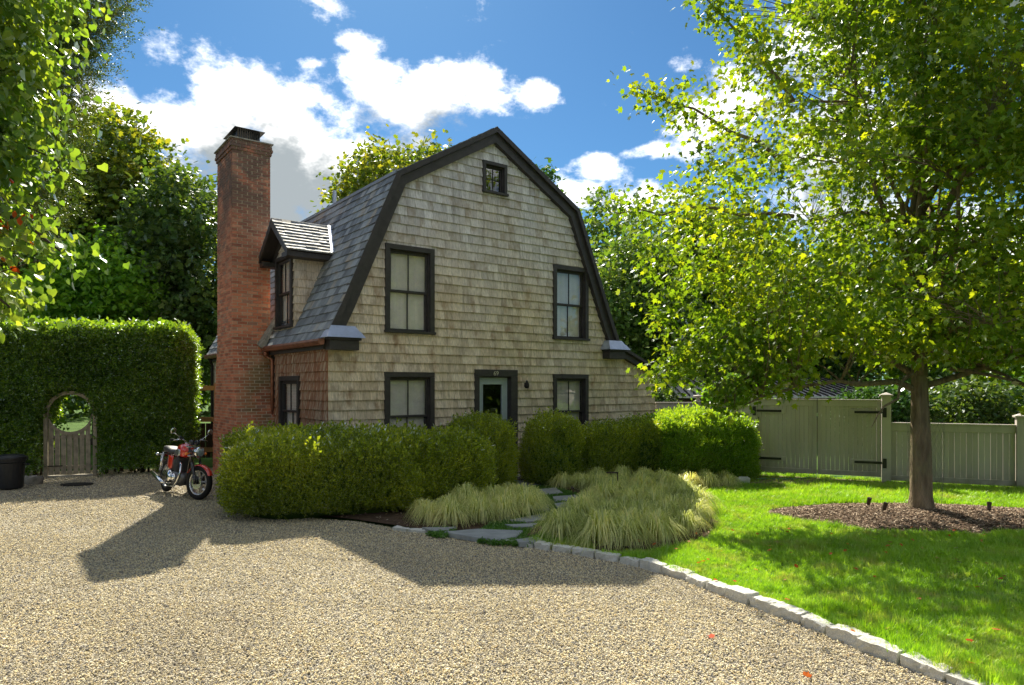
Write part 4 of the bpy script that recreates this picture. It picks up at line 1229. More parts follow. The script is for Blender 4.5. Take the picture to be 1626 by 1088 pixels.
# mulch mound
A = np.linspace(0, 2 * math.pi, 73)[:-1]; V = [(MUL[0], MUL[1], .13)]; F = []
for k, q in enumerate((.25, .5, .75, .92, 1.03)):
    for a in A:
        w_ = q * (1 + .06 * math.sin(3 * a + 1) + .04 * math.sin(7 * a))
        V.append((MUL[0] + MUL[2] * w_ * math.cos(a), MUL[1] + MUL[3] * w_ * math.sin(a), .014 + .115 * (1 - min(1, q) ** 2.2)))
n_ = len(A)
for i in range(n_): F.append((0, 1 + i, 1 + (i + 1) % n_))
me_f = [tuple(f) for f in F]
for k in range(4):
    for i in range(n_): me_f.append((1 + k * n_ + i, 1 + (k + 1) * n_ + i, 1 + (k + 1) * n_ + (i + 1) % n_, 1 + k * n_ + (i + 1) % n_))
o = MB().add(V, me_f).build('mulch_mound', 'soil', smooth=True); o['kind'] = 'structure'
chips = []
for k in range(4):
    r_ = np.random.default_rng(60 + k)
    v = np.array([(x * 1.0, y * .3, z * .12) for x in (-1, 1) for y in (-1, 1) for z in (-1, 1)]) * (1 + r_.normal(0, .15, (8, 3)))
    f = np.array([(0, 1, 3), (0, 3, 2), (4, 6, 7), (4, 7, 5), (0, 4, 5), (0, 5, 1), (2, 3, 7), (2, 7, 6), (0, 2, 6), (0, 6, 4), (1, 5, 7), (1, 7, 3)])
    chips.append(unlinked('mulch_chip', v, f, 'mulch'))
n_ = 30000
P = np.stack([rng.uniform(3.2, 9.6, n_), rng.uniform(8.7, 12.2, n_), np.zeros(n_)], 1); P = P[in_mulch(P, 1.02)]
q = np.sqrt(((P[:, 0] - MUL[0]) / MUL[2]) ** 2 + ((P[:, 1] - MUL[1]) / MUL[3]) ** 2)
P[:, 2] = .018 + .115 * (1 - np.minimum(1, q) ** 2.2) + rng.uniform(0, .012, len(P)); n_ = len(P)
s_ = rng.uniform(.008, .026, n_)
scatter('mulch_chips', chips, P, euler_rand(n_, .35), np.stack([s_, s_, s_], 1), rng.integers(0, 4, n_), 'mulch')
# litter in the hedge bed
n_ = 5000
P = np.stack([rng.uniform(-5.8, 5, n_), rng.uniform(8.5, 16, n_), np.full(n_, .034)], 1); P = P[in_poly(P, BED)]; n_ = len(P)
s_ = rng.uniform(.008, .03, n_)
scatter('bed_litter', chips, P, euler_rand(n_, .35), np.stack([s_, s_, s_], 1), rng.integers(0, 4, n_), 'mulch')

# ------------------------------------------------------------------ variegated sedge clumps
def sedge_mesh(seed, n=330, Rr=.42, H=.36):
    r = np.random.default_rng(seed); V = []; F = []
    for i in range(n):
        a = r.random() * 6.283; reach = Rr * r.uniform(.35, 1.12); h = H * r.uniform(.65, 1.15) * (1.15 - .45 * reach / Rr)
        ca, sa = math.cos(a), math.sin(a); tw = r.normal(0, .22); w = r.uniform(.0035, .0065)
        r0 = .05 * r.random(); prev = None; o = len(V); K = 5
        for k in range(K + 1):
            t_ = k / K
            rad = r0 + reach * t_ ** 1.15
            z_ = h * (1 - (1 - min(1, t_ * 1.75)) ** 2) if t_ < .57 else h * (1 - ((t_ - .57) / .43) ** 1.7 * r.uniform(.80, .97))
            aa = a + tw * t_; ww = w * (1 - .8 * t_ ** 2)
            c, s2 = math.cos(aa), math.sin(aa)
            V += [(rad * c - s2 * ww, rad * s2 + c * ww, max(.01, z_)), (rad * c + s2 * ww, rad * s2 - c * ww, max(.01, z_))]
        for k in range(K): F += [(o + 2 * k, o + 2 * k + 1, o + 2 * k + 3), (o + 2 * k, o + 2 * k + 3, o + 2 * k + 2)]
    return np_mesh('sedge_clump', np.array(V), np.array(F), 'sedge')
sm = [sedge_mesh(200 + k) for k in range(6)]
def clumps(spots, label, group, base=1.0):
    for i, (x, y, s) in enumerate(spots):
        r = random.Random(i * 7 + int(x * 100)); o = link('sedge_clump', sm[r.randrange(6)])
        o.location = (x, y, .02); o.rotation_euler = (r.uniform(-.06, .06), r.uniform(-.06, .06), r.uniform(0, 6.28))
        k = base * s * r.uniform(.9, 1.1); o.scale = (k, k, k * r.uniform(.95, 1.15))
        tag(o, label, 'ornamental grass', group)
clumps([(-1.22, 10.05, .92), (-.88, 9.95, 1.0), (-.50, 10.08, .95), (-.12, 10.32, .95), (.24, 10.62, .95), (.42, 11.02, .85), (-1.0, 10.55, 1.0), (-.55, 10.6, 1.05), (-.1, 10.85, 1.05), (.22, 11.3, 1.0), (-1.35, 10.45, .8),
        (-.75, 11.1, 1.0), (-.3, 11.4, 1.0), (.1, 11.75, .95), (-.05, 12.1, .9), (.35, 11.6, .8)],
       'pale green sedge clump in the mound between the big hedge and the flagstones', 'sedge clumps left of the flagstone path')
sp = []
r = random.Random(5)
ROWS = [((.62, 8.95), (1.1, 8.62), (1.5, 8.62), (1.85, 8.8)), ((.78, 9.4), (1.18, 9.1), (1.6, 9.05), (2.0, 9.15), (2.35, 9.35)), ((.9, 9.9), (1.3, 9.55), (1.75, 9.5), (2.2, 9.6), (2.6, 9.85)),
        ((1.1, 10.4), (1.5, 10.05), (1.95, 10.0), (2.4, 10.1), (2.75, 10.35)), ((1.3, 10.85), (1.7, 10.55), (2.15, 10.5), (2.6, 10.7), (2.9, 10.95)), ((1.5, 11.35), (1.95, 11.1), (2.4, 11.1), (2.8, 11.35), (3.0, 11.65)),
        ((1.7, 11.9), (2.15, 11.7), (2.6, 11.8), (2.98, 12.1)), ((1.9, 12.4), (2.35, 12.25), (2.8, 12.5), (3.1, 12.75))]
ends = {0: 'front row of the wide sedge mound by the kerb', len(ROWS) - 1: 'back row of the wide sedge mound'}
for j, row in enumerate(ROWS):
    for i, (x, y) in enumerate(row):
        q = [(x + r.uniform(-.06, .06), y + r.uniform(-.06, .06), r.uniform(.92, 1.1))]
        side_w = ('leftmost', 'second from left', 'second from right', 'rightmost')
        if j in ends: clumps(q, side_w[i] + ' clump in the ' + ends[j], None)
        elif i == 0: clumps(q, 'sedge clump on the left flank of the wide mound beside the flagstones', 'sedge clumps beside the flagstones')
        elif i == len(row) - 1: clumps(q, 'sedge clump on the right flank of the wide mound overhanging the lawn', 'sedge clumps overhanging the lawn')
        else: clumps(q, 'sedge clump in the middle of the wide shaggy mound', 'sedge clumps inside the wide mound')
clumps([(1.0, 13.4, .9), (1.35, 13.1, .95), (1.75, 13.1, .95), (2.15, 13.2, .95), (2.55, 13.3, .95), (2.95, 13.4, 1.), (.85, 13.8, .9), (1.25, 13.7, .9), (1.7, 13.8, .95), (2.2, 13.8, .95), (2.7, 13.9, .9), (3.1, 13.75, .9), (1.6, 12.8, .9), (2.0, 12.8, .9)],
       'sedge clump in the low band at the foot of the clipped hedge', 'sedge clumps along the hedge foot')
clumps([(3.45, 13.2, .85)], 'sunlit yellow green sedge clump nearest the big mound', None)
clumps([(3.85, 13.45, .8)], 'sunlit sedge clump second from the stone by the gate', None)
clumps([(4.35, 13.65, .72)], 'small sunlit sedge clump closest to the gate', None)
clumps([(3.55, 14.1, .8), (4.0, 14.2, .75), (4.45, 14.35, .7)], 'small shaded sedge clump behind the sunlit ones', 'shaded sedge clumps by the gate')
for (x, y, s) in ((4.75, 14.15, .13),):
    v, f = rough_box(.30, .2, .16, 77, .02); o = MB().add(v, f).build('rock', 'granite', smooth=True); o.location = (x, y, .06)
    tag(o, 'small pale rock lying beside the tall gate post', 'rock')
v, f = rough_box(.28, .22, .18, 78, .02); o = MB().add(v, f).build('rock', 'stone_cap', smooth=True); o.location = (-9.98, 14.25, .06)
tag(o, 'small grey rock on the gravel next to the black rubbish bin', 'rock')

# ------------------------------------------------------------------ hedges
def superell(n, half, e, seed):
    """points and normals on a rounded box, about evenly spread"""
    r = np.random.default_rng(seed); half = np.array(half)
    k = n * 3; w = np.array([half[1] * half[2], half[0] * half[2], half[0] * half[1]]); w = w / w.sum()
    ax = r.choice(3, k, p=w); C = r.uniform(-1, 1, (k, 3)); C[np.arange(k), ax] = np.sign(r.uniform(-1, 1, k))
    C = C / (np.abs(C) ** e).sum(1)[:, None] ** (1 / e)
    Nn = np.sign(C) * np.abs(C) ** (e - 1) / half
    Nn /= np.linalg.norm(Nn, axis=1)[:, None]
    return C * half, Nn
SPR = [sprig(300 + k, 11, 1., .24, .30, 1.1) for k in range(4)]
SPRL = [sprig(320 + k, 7, 1., .42, .34, .6) for k in range(4)]
def hedge(name, label, cat, blobs, n, ln, matn, seed, tmpl=SPR, up=.75, out=.55, e=3.1, group=None, coremat='dark_leaf', cut=None, rough=.085, stray=.14):
    """blobs: (x, y, hx, hy, h, rz): rounded boxes standing on the ground"""
    cx, cy = np.mean([b[0] for b in blobs]), np.mean([b[1] for b in blobs])
    root = empty(name, (cx, cy, 0), 0, label, cat, group)
    Ps, Ns = [], []; area = sum(b[2] * b[3] + (b[2] + b[3]) * b[4] for b in blobs)
    core = MB()
    for i, (x, y, hx, hy, h, rz) in enumerate(blobs):
        k = int(n * (hx * hy + (hx + hy) * h) / area)
        P, Nn = superell(k, (hx, hy, h * .62), e, seed + i)
        c, s = math.cos(rz), math.sin(rz); Rm = np.array([[c, -s, 0], [s, c, 0], [0, 0, 1]])
        P = P @ Rm.T + np.array([x, y, h * .38]); Nn = Nn @ Rm.T
        keep = np.ones(len(P), bool)
        for j, (x2, y2, hx2, hy2, h2, rz2) in enumerate(blobs):
            if j == i: continue
            c2, s2 = math.cos(-rz2), math.sin(-rz2); d = P - np.array([x2, y2, h2 * .38])
            dx_ = (d[:, 0] * c2 - d[:, 1] * s2) / hx2; dy_ = (d[:, 0] * s2 + d[:, 1] * c2) / hy2; dz_ = d[:, 2] / (h2 * .62)
            keep &= (np.abs(dx_) ** e + np.abs(dy_) ** e + np.abs(dz_) ** e) > .82
        keep &= P[:, 2] > .03
        keep &= (Nn @ np.array([0, 1., 0]) < .75) | (P[:, 2] > h * .75)      # nothing much on the far side
        idx = np.flatnonzero(keep)[:k]
        Ps.append(P[idx]); Ns.append(Nn[idx])
        Vc = np.sign(ICO2[0]) * np.abs(ICO2[0]) ** .5
        Vc = Vc / (np.abs(Vc) ** e).sum(1)[:, None] ** (1 / e) * np.array([hx - ln * .75, hy - ln * .75, h * .62 - ln * .9]) @ Rm.T + np.array([x, y, h * .38])
        core.add(Vc - np.array([cx, cy, 0]), [tuple(f) for f in ICO2[1]])
    P, Nn = np.concatenate(Ps), np.concatenate(Ns)
    r = np.random.default_rng(seed + 50)
    bump_ = vnoise(P, 2.6, seed) * rough + vnoise(P, 6.5, seed + 1) * rough * .5
    P = P + Nn * (bump_ - ln * .55)[:, None]
    d = Nn * out + np.array([0, 0, up]) + r.normal(0, .28, P.shape)
    L_ = ln * r.uniform(.7, 1.25, len(P)) * (1 + (r.random(len(P)) < stray) * r.uniform(.2, .9, len(P)) * (Nn[:, 2] > .3))
    M_ = rotmats(d, r.random(len(P)) * 6.28); parts = []
    for k in range(len(tmpl)):
        q = slice(k, None, len(tmpl)); parts.append(stamp(tmpl[k][0], tmpl[k][1], P[q], M_[q], L_[q][:, None]))
    V, F = merge(parts); V -= np.array([cx, cy, 0])
    o = link('foliage', np_mesh('foliage', V, F, matn), root); o['kind'] = 'stuff'
    core.build('twigs', coremat, root, smooth=True)  # solid dark body added inside the leaves; no twigs are modelled
    return root
a37 = HR
hedge('clipped_hedge', 'large rounded dark green hedge wrapping the house corner beside the chimney', 'hedge',
      [(-3.05, 11.35, 1.6, 1.05, 1.16, R(18)), (-1.55, 12.2, 1.1, .98, 1.12, a37), (-4.25, 11.95, .62, .85, 1.12, a37)], 26000, .15, 'holly_leaf', 11)
hedge('round_shrub', 'round clipped shrub against the house left of the blue door', 'shrub', [(-.62, 13.25, .66, .62, 1.42, .3)], 6500, .11, 'holly_leaf', 21, e=2.6)
hedge('round_shrub', 'round clipped shrub against the house just right of the blue door', 'shrub', [(.84, 14.05, .60, .60, 1.40, .3)], 5500, .11, 'holly_leaf', 22, e=2.6)
hedge('clipped_hedge', 'shaded low hedge section under the window right of the door', 'hedge', [(1.95, 14.75, .75, .7, 1.18, .3), (2.75, 15.0, .5, .7, 1.24, .1)], 7500, .12, 'holly_leaf', 23)
hedge('clipped_hedge', 'bright sunlit hedge block at the right corner of the house by the fence', 'hedge', [(4.10, 15.25, 1.2, 1.0, 1.34, .05)], 11000, .14, 'boxwood_leaf', 24, e=3.6)

# tall hedge on the left with a gateway through it
GA = Vector((-10.38, 15.1, 0)); GR = R(22)
GM = Matrix.Translation(GA) @ Matrix.Rotation(GR, 4, 'Z')
th = empty('tall_hedge', GA, GR, 'tall clipped privet hedge with a garden gateway cut through it', 'hedge')
GW_, GZ, GC, GRAD = 1.02, 1.30, (.52, 1.50), .44
HH = 3.2
def hole(x, z):
    inb = (x > -.05) & (x < GW_ + .05) & (z < 1.35)
    circ = (x - GC[0]) ** 2 + (z - GC[1]) ** 2 < (GRAD + .03) ** 2
    return inb | circ
r = np.random.default_rng(77)
k = 34000
X = r.uniform(-4.6, 2.92, k); Z = r.uniform(.12, HH, k); Yy = np.full(k, 0.) ; Nf = np.tile([0, -1., 0], (k, 1))
thin = (Z < .8) & (r.random(k) < .45)
f_ = ~hole(X, Z) & ~thin
Pf = np.stack([X, Yy, Z], 1)[f_]; Nf = Nf[f_]
Pf[:, 1] += vnoise(Pf, 1.6, 3) * .07 + vnoise(Pf, 5, 4) * .05 + r.uniform(-.05, .12, len(Pf))
k = 9000
Pt = np.stack([r.uniform(-4.6, 2.92, k), r.uniform(-.05, 1.1, k), HH + r.normal(0, .03, k)], 1); Nt = np.tile([0, 0, 1.], (k, 1))
k = 3000
Pe = np.stack([np.full(k, 2.92) + r.normal(0, .05, k), r.uniform(0, 1.1, k), r.uniform(.3, HH, k)], 1); Ne = np.tile([1., 0, 0], (k, 1))
k = 9000
X = r.uniform(-4.6, 2.88, k); Z = r.uniform(.3, HH, k); b_ = ~hole(X, Z)
Pb = np.stack([X, 1.1 + r.normal(0, .05, k), Z], 1)[b_]; Nb = np.tile([0, 1., 0], (len(Pb), 1))
a_ = r.random(1800) * 6.283
Pc = np.stack([GC[0] + (GRAD + .07) * np.cos(a_), r.uniform(.05, 1.0, 1800), GC[1] + (GRAD + .07) * np.sin(a_)], 1)
Nc = np.stack([-np.cos(a_), np.zeros(1800), -np.sin(a_)], 1); kc = Pc[:, 2] > 1.3; Pc, Nc = Pc[kc], Nc[kc]
P = np.concatenate([Pf, Pt, Pe, Pb, Pc]); Nn = np.concatenate([Nf, Nt, Ne, Nb, Nc])
d = Nn * .7 + np.array([0, 0, .35]) + r.normal(0, .45, P.shape); d[len(Pf):len(Pf) + len(Pt), 2] += .8
L_ = .13 * r.uniform(.7, 1.3, len(P)); tp = slice(len(Pf), len(Pf) + len(Pt)); L_[tp] *= 1 + (r.random(len(Pt)) < .3) * r.uniform(.2, 1.2, len(Pt))
M_ = rotmats(d, r.random(len(P)) * 6.28)
V, F = merge([stamp(SPRL[k][0], SPRL[k][1], P[k::4], M_[k::4], L_[k::4][:, None]) for k in range(4)])
o = link('foliage', np_mesh('foliage', V, F, 'privet_leaf'), th); o['kind'] = 'stuff'
# stems inside, close-set and forking, with gaps that let the light through
mb = MB(); rr = random.Random(3)
for i in range(120):
    x = rr.uniform(-4.6, 2.85); y = rr.uniform(.25, .9)
    if -.12 < x < GW_ + .12: continue
    mb.tube([(x, y, 0), (x + rr.uniform(-.1, .1), y + rr.uniform(-.1, .1), 1.0), (x + rr.uniform(-.25, .25), y + rr.uniform(-.2, .2), 2.0), (x + rr.uniform(-.4, .4), y + rr.uniform(-.2, .2), 3.0)], [rr.uniform(.018, .035), .02, .014, .006], 5)
mb.build('stems', 'dark_bark', th)
# dense inner growth
k = 16000
X = r.uniform(-4.5, 2.8, k); Z = r.uniform(.5, HH - .1, k); ok = ~hole(X, Z)
P = np.stack([X, r.uniform(.2, .95, k), Z], 1)[ok]
M_ = rotmats(r.normal(0, 1, P.shape), r.random(len(P)) * 6.28)
V, F = stamp(*clump_of(leaf_quad(.4), 5, .07, .10, 5), P, M_, np.full((len(P), 1), 1.15))
o = link('inner_growth', np_mesh('inner_growth', V, F, 'privet_leaf'), th); o['kind'] = 'stuff'

# garden gate under the arch
gt = empty('garden_gate', GM @ Vector((.04, .05, 0)), GR, 'grey wooden slat gate with a scooped top under a round opening in the hedge', 'gate')
MB().box(-.03, -.03, 0, .055, .06, 1.62).build('gate_post', 'old_wood', gt, bevel=.004); MB().box(GW_ - .03, -.03, 0, GW_ + .055, .06, 1.62).build('gate_post', 'old_wood', gt, bevel=.004)
def scoop(x): return GC[1] - math.sqrt(max(0, (GRAD + .0) ** 2 - (x - GC[0]) ** 2)) if abs(x - GC[0]) < GRAD else GC[1]
nb = 7; bw = (GW_ - .13) / nb
for i in range(nb):
    xa = .07 + i * bw; xb = xa + bw - .026
    pl = [(xa, .06), (xb, .06)] + [(xb + (xa - xb) * q, min(1.42, scoop(xb + (xa - xb) * q)) - .06) for q in (0, .25, .5, .75, 1)]
    MB().prism(pl, 1, 0, .022).build('slat', 'old_wood', gt)
arc = [(.06 + (GW_ - .12) * i / 24) for i in range(25)]
pl = [(x, min(1.46, scoop(x))) for x in arc] + [(x, min(1.46, scoop(x)) - .085) for x in arc[::-1]]
MB().prism(pl, 1, -.02, -.002).build('top_rail', 'old_wood', gt)
MB().box(.06, .024, .18, GW_ - .06, .05, .26).build('rail', 'old_wood', gt); MB().box(.06, .024, .9, GW_ - .06, .05, .97).build('rail', 'old_wood', gt)
MB().box(-.02, -.01, 0.0, GW_ + .03, .10, .04).build('threshold', 'stone_cap', gt)
MB().box(.0, -.012, .25, .36, -.002, .275).build('hinge', 'iron', gt)
gt.scale = (.93, 1, .95)
# upper arch ring
Rg = GRAD + .05; ring = MB(); A = [R(-8) + R(196) * i / 26 for i in range(27)]
vs = []
for a in A:
    for rad_, y in ((Rg - .045, -.03), (Rg + .03, -.03), (Rg + .03, .06), (Rg - .045, .06)): vs.append((GC[0] + rad_ * math.cos(a), y, GC[1] + rad_ * math.sin(a)))
fs = [(4 * i + j, 4 * i + (j + 1) % 4, 4 * i + 4 + (j + 1) % 4, 4 * i + 4 + j) for i in range(26) for j in range(4)]
ring.add(vs, fs).build('arch', 'old_wood', gt)

# rubbish bin
bn = empty('rubbish_bin', (-9.97, 13.55, 0), .15, 'round black plastic rubbish bin with a flat lid at the left edge', 'rubbish bin')
MB().lathe([(.20, .0), (.235, .03), (.265, .52), (.285, .54), (.285, .58), (.27, .58)], n=28).build('body', 'bin_plastic', bn, smooth=False, bevel=.003)
MB().lathe([(.30, .575), (.305, .61), (.30, .635), (.26, .65), (.24, .67), (.0001, .685)], n=28).build('lid', 'bin_plastic', bn, bevel=.003)
for a in (.2, math.pi + .2):
    c, s = math.cos(a), math.sin(a)
    MB().tube([(c * .27 - s * .08, s * .27 + c * .08, .50), (c * .33 - s * .06, s * .33 + c * .06, .47), (c * .33 + s * .06, s * .33 - c * .06, .47), (c * .27 + s * .08, s * .27 - c * .08, .50)], .014, 6).build('handle', 'bin_plastic', bn)
dc = MB().lathe([(.28, 0), (.28, .015), (.26, .02), (.0001, .02)], n=24); dc = dc.build('drain_cover', 'iron'); dc.location = (-8.98, 14.1, .0); dc.scale = (1.15, .8, 1)
tag(dc, 'dark round drain cover set flat in the gravel before the garden gate', 'drain cover')

# timber frame between hedge and house
tr_ = empty('timber_screen', (-8.2, 17.3, 0), R(8), 'orange brown timber posts and rails between the tall hedge and the house', 'screen')
for x in (0, .62, 1.24): MB().box(x, 0, 0, x + .11, .11, 2.1).build('post', 'cedar_post', tr_, bevel=.005)
for z in (.35, 1.12, 1.92): MB().box(.11, .03, z, 1.24, .08, z + .12).build('rail', 'cedar_post', tr_, bevel=.003)
for i in range(8):
    MB().box(.13 + i * .135, .082, .2, .13 + i * .135 + .12, .10, 1.08).build('board', 'dark_bark', tr_)

# ------------------------------------------------------------------ fence and gates on the right
def run(root, p, q, z1, bw=.105, capz=.035, z0=.06, skip_last=False, y_off=.0):
    """boards and rails from p to q (local x along the run)"""
    L_ = (q - p).length; d = (q - p).normalized(); a = math.atan2(d.y, d.x)
    M0 = Matrix.Translation(p) @ Matrix.Rotation(a, 4, 'Z')
    n_ = max(1, round(L_ / bw)); w_ = L_ / n_
    bme = MB().box(.002, .0, z0 + .1, w_ - .003, .02, z1 - .13).mesh('board', 'fence_paint')
    for i in range(n_):
        o = link('board', bme, root); o.location = M0 @ Vector((i * w_, .003 * (i % 2), 0)); o.rotation_euler = (0, 0, a)
    for nm, b in (('rail', (0, -.022, z1 - .135, L_, .035, z1)), ('rail', (0, -.022, z0, L_, .035, z0 + .11)), ('cap_rail', (-.01, -.045, z1 + .001, L_ + .01, .06, z1 + capz))):
        o = MB().box(*b).build(nm, 'fence_paint', root, bevel=.003); o.location = p; o.rotation_euler = (0, 0, a)
    return a
def post(root, p, h, a, w=.15, ball=False):
    s = w / 2
    mb = MB().box(-s, -s, 0, s, s, h); o = mb.build('post', 'fence_paint', root, bevel=.004); o.location = p; o.rotation_euler = (0, 0, a)
    c = MB().box(-s - .035, -s - .035, h + .001, s + .035, s + .035, h + .035)
    c.add([(-s - .02, -s - .02, h + .036), (s + .02, -s - .02, h + .036), (s + .02, s + .02, h + .036), (-s - .02, s + .02, h + .036), (0, 0, h + .085)], [(0, 1, 4), (1, 2, 4), (2, 3, 4), (3, 0, 4)])
    c = c.build('post_cap', 'fence_paint', root, bevel=.003); c.location = p; c.rotation_euler = (0, 0, a)
def finial(root, p, h):
    c = MB().lathe([(.05, h), (.05, h + .03), (.03, h + .05), (.10, h + .09), (.13, h + .10), (.12, h + .12), (.0001, h + .14)], n=16).build('post_cap', 'fence_paint', root, smooth=True); c.location = p
PA, PB, PC = Vector((5.45, 15.45, 0)), Vector((7.86, 14.35, 0)), Vector((10.0, 13.42, 0))
PD = PC + (PC - PB).normalized() * 2.6
a_f = math.atan2(PB.y - PA.y, PB.x - PA.x)
fr = empty('low_fence', (0, 0, 0), 0, 'low sage green board fence running past the tree trunk to the right', 'fence')
dfr = (PB - PA).normalized()
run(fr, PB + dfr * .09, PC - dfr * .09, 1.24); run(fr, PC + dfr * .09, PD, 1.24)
post(fr, PC, 1.42, a_f, .17)
fg = empty('gate_posts_fence', (0, 0, 0), 0, 'sage green board fence between the house corner and the tall double gate', 'fence')
fg.name = 'corner_fence'
P1 = Vector((4.90, 18.0, 0)); P0 = Vector((3.80, 18.05, 0))
run(fg, P0, P1 - Vector((.07, 0, 0)), 1.57); run(fg, P1 + (PA - P1).normalized() * .08, PA - (PA - P1).normalized() * .08, 1.56)
post(fg, P1, 1.60, 0, .12); finial(fg, P1, 1.66)
post(fg, PA, 1.84, a_f, .17); post(fg, PB, 1.82, a_f, .17)
def leaf_gate(p, q, hinge_left, label):
    """one leaf of the double gate with strap hinges on backing plates"""
    L_ = (q - p).length; root = empty('gate', p, a_f, label, 'gate')
    n_ = 12; w_ = (L_ - .16) / n_
    bme = MB().box(.002, .0, .22, w_ - .003, .02, 1.60).mesh('board', 'fence_paint')
    for i in range(n_): o = link('board', bme, root); o.location = (.08 + i * w_, .003 * (i % 2), 0)
    fm = MB().box(0, -.022, .12, .08, .04, 1.72).box(L_ - .08, -.022, .12, L_, .04, 1.72).box(.08, -.022, 1.60, L_ - .08, .04, 1.72).box(.08, -.022, .12, L_ - .08, .04, .22)
    fm.build('gate_frame', 'fence_paint', root, bevel=.004)
    MB().box(-.0, -.04, 1.721, L_, .06, 1.75).build('cap_rail', 'fence_paint', root, bevel=.003)
    sg = 1 if hinge_left else -1; hx = 0 if hinge_left else L_
    for z in (.42, 1.48):
        h = MB()
        x0_, x1_ = sorted((hx + sg * .085, hx + sg * .58))
        MB().box(x0_, -.030, z - .055, x1_, -.001, z + .055).build('hinge_plate', 'fence_paint', root, bevel=.002)
        x0_, x1_ = sorted((hx - sg * .04, hx + sg * .50))
        h.box(x0_, -.048, z - .025, x1_, -.031, z + .025)
        x0_, x1_ = sorted((hx - sg * .10, hx - sg * .03)); h.box(x0_, -.118, z - .10, x1_, -.100, z + .10)
        h.tube([(hx - sg * .035, -.105, z), (hx - sg * .035, -.04, z)], .02, 8)
        h.build('strap_hinge', 'black_metal', root, bevel=.002)
    return root
mid = (PA + PB) / 2
g1 = leaf_gate(PA + dfr * .10, mid - dfr * .008, True, 'left leaf of the tall sage green double gate')
g2_ = leaf_gate(mid + dfr * .008, PB - dfr * .10, False, 'right leaf of the tall double gate behind the tree branch')
lt = MB().tube([(.02, -.06, 1.33), (.0, -.07, 1.2), (-.03, -.08, .98)], .012, 6); lt.build('drop_bolt', 'black_metal', g1)
# green hose on the worn soil before the gate
hp = [Vector((4.9 + .12 * i, 14.45 + .10 * math.sin(i * .5) + .03 * i, .045)) for i in range(22)]
o = MB().tube(hp, .012, 6).build('garden_hose', 'hose', smooth=True); tag(o, 'thin green garden hose on the bare soil before the double gate', 'hose')

# outbuilding with a ribbed metal roof beyond the fence
ob = empty('outbuilding', (6.2, 24.5, 0), 0, 'low brown outbuilding with a ribbed metal roof beyond the fence', 'outbuilding')
MB().box(0, 0, 0, 6.6, 3.4, 1.55).build('wall', 'barn_wall', ob)
mb = MB().add([(-.3, -.35, 1.66), (6.9, -.35, 1.66), (6.4, 3.0, 2.34), (-.1, 3.0, 2.34), (-.3, -.35, 1.60), (6.9, -.35, 1.60), (6.4, 3.0, 2.28), (-.1, 3.0, 2.28)], [(0, 1, 2, 3), (4, 7, 6, 5), (0, 4, 5, 1), (1, 5, 6, 2), (2, 6, 7, 3), (3, 7, 4, 0)])
rf = mb.build('roof', 'metal_roof', ob)
for i in range(28):
    t = (i + .5) / 28; xa = -.3 + 7.2 * t; xb = -.1 + 6.5 * t - .0
    mb = MB().add([(xa - .02, -.36, 1.665), (xa + .02, -.36, 1.665), (xb + .02, 2.99, 2.345), (xb - .02, 2.99, 2.345), (xa - .015, -.36, 1.715), (xa + .015, -.36, 1.715), (xb + .015, 2.99, 2.395), (xb - .015, 2.99, 2.395)],
                  [(4, 5, 6, 7), (0, 1, 5, 4), (1, 2, 6, 5), (3, 0, 4, 7)])
    mb.build('roof_seam', 'trim', rf)
for x, w_ in ((.8, .9), (2.6, 1.2), (4.6, 1.0)): MB().box(x, -.03, .8, x + w_, -.002, 1.4).build('window', 'trim', ob)

# ------------------------------------------------------------------ garden lights
def uplight(x, y, z, label, rz=0, tilt=.25):
    root = empty('spot_light', (x, y, z), rz, label, 'garden light')
    MB().tube([(0, 0, -.05), (0, 0, .05)], .009, 6).build('stake', 'bronze', root)
    b = MB().lathe([(.018, .04), (.028, .05), (.030, .13), (.034, .135), (.034, .165), (.026, .165)], n=12, mat=Matrix.Rotation(tilt, 4, 'X')); b.build('lamp_housing', 'bronze', root, bevel=.001)
    MB().lathe([(.026, .155), (.0001, .155)], n=12, mat=Matrix.Rotation(tilt, 4, 'X')).build('lens', 'glass', root)
uplight(5.75, 11.05, .08, 'small bronze spot light on the mulch left of the tree, further one', .4)
uplight(5.62, 10.35, .12, 'small bronze spot light on the mulch left of the tree, nearer one', 1.)
uplight(7.30, 10.45, .10, 'small bronze spot light on the mulch right of the tree trunk', -.6, -.35)
def bracket(x, y, rz, h, label):
    root = empty('path_light', (x, y, .02), rz, label, 'path light')
    MB().box(-.008, -.008, 0, .008, .008, h).build('stem', 'bronze', root); MB().box(-.008, -.02, h, .19, .02, h + .018).build('lamp_arm', 'bronze', root)
bracket(1.84, 11.9, R(180), .50, 'dark L shaped path light standing in the wide sedge mound')
bracket(.99, 11.1, R(90), .34, 'short dark path light beside the flagstones')
bracket(.95, 13.9, R(180), .45, 'dark path light in the sedge before the right round shrub')

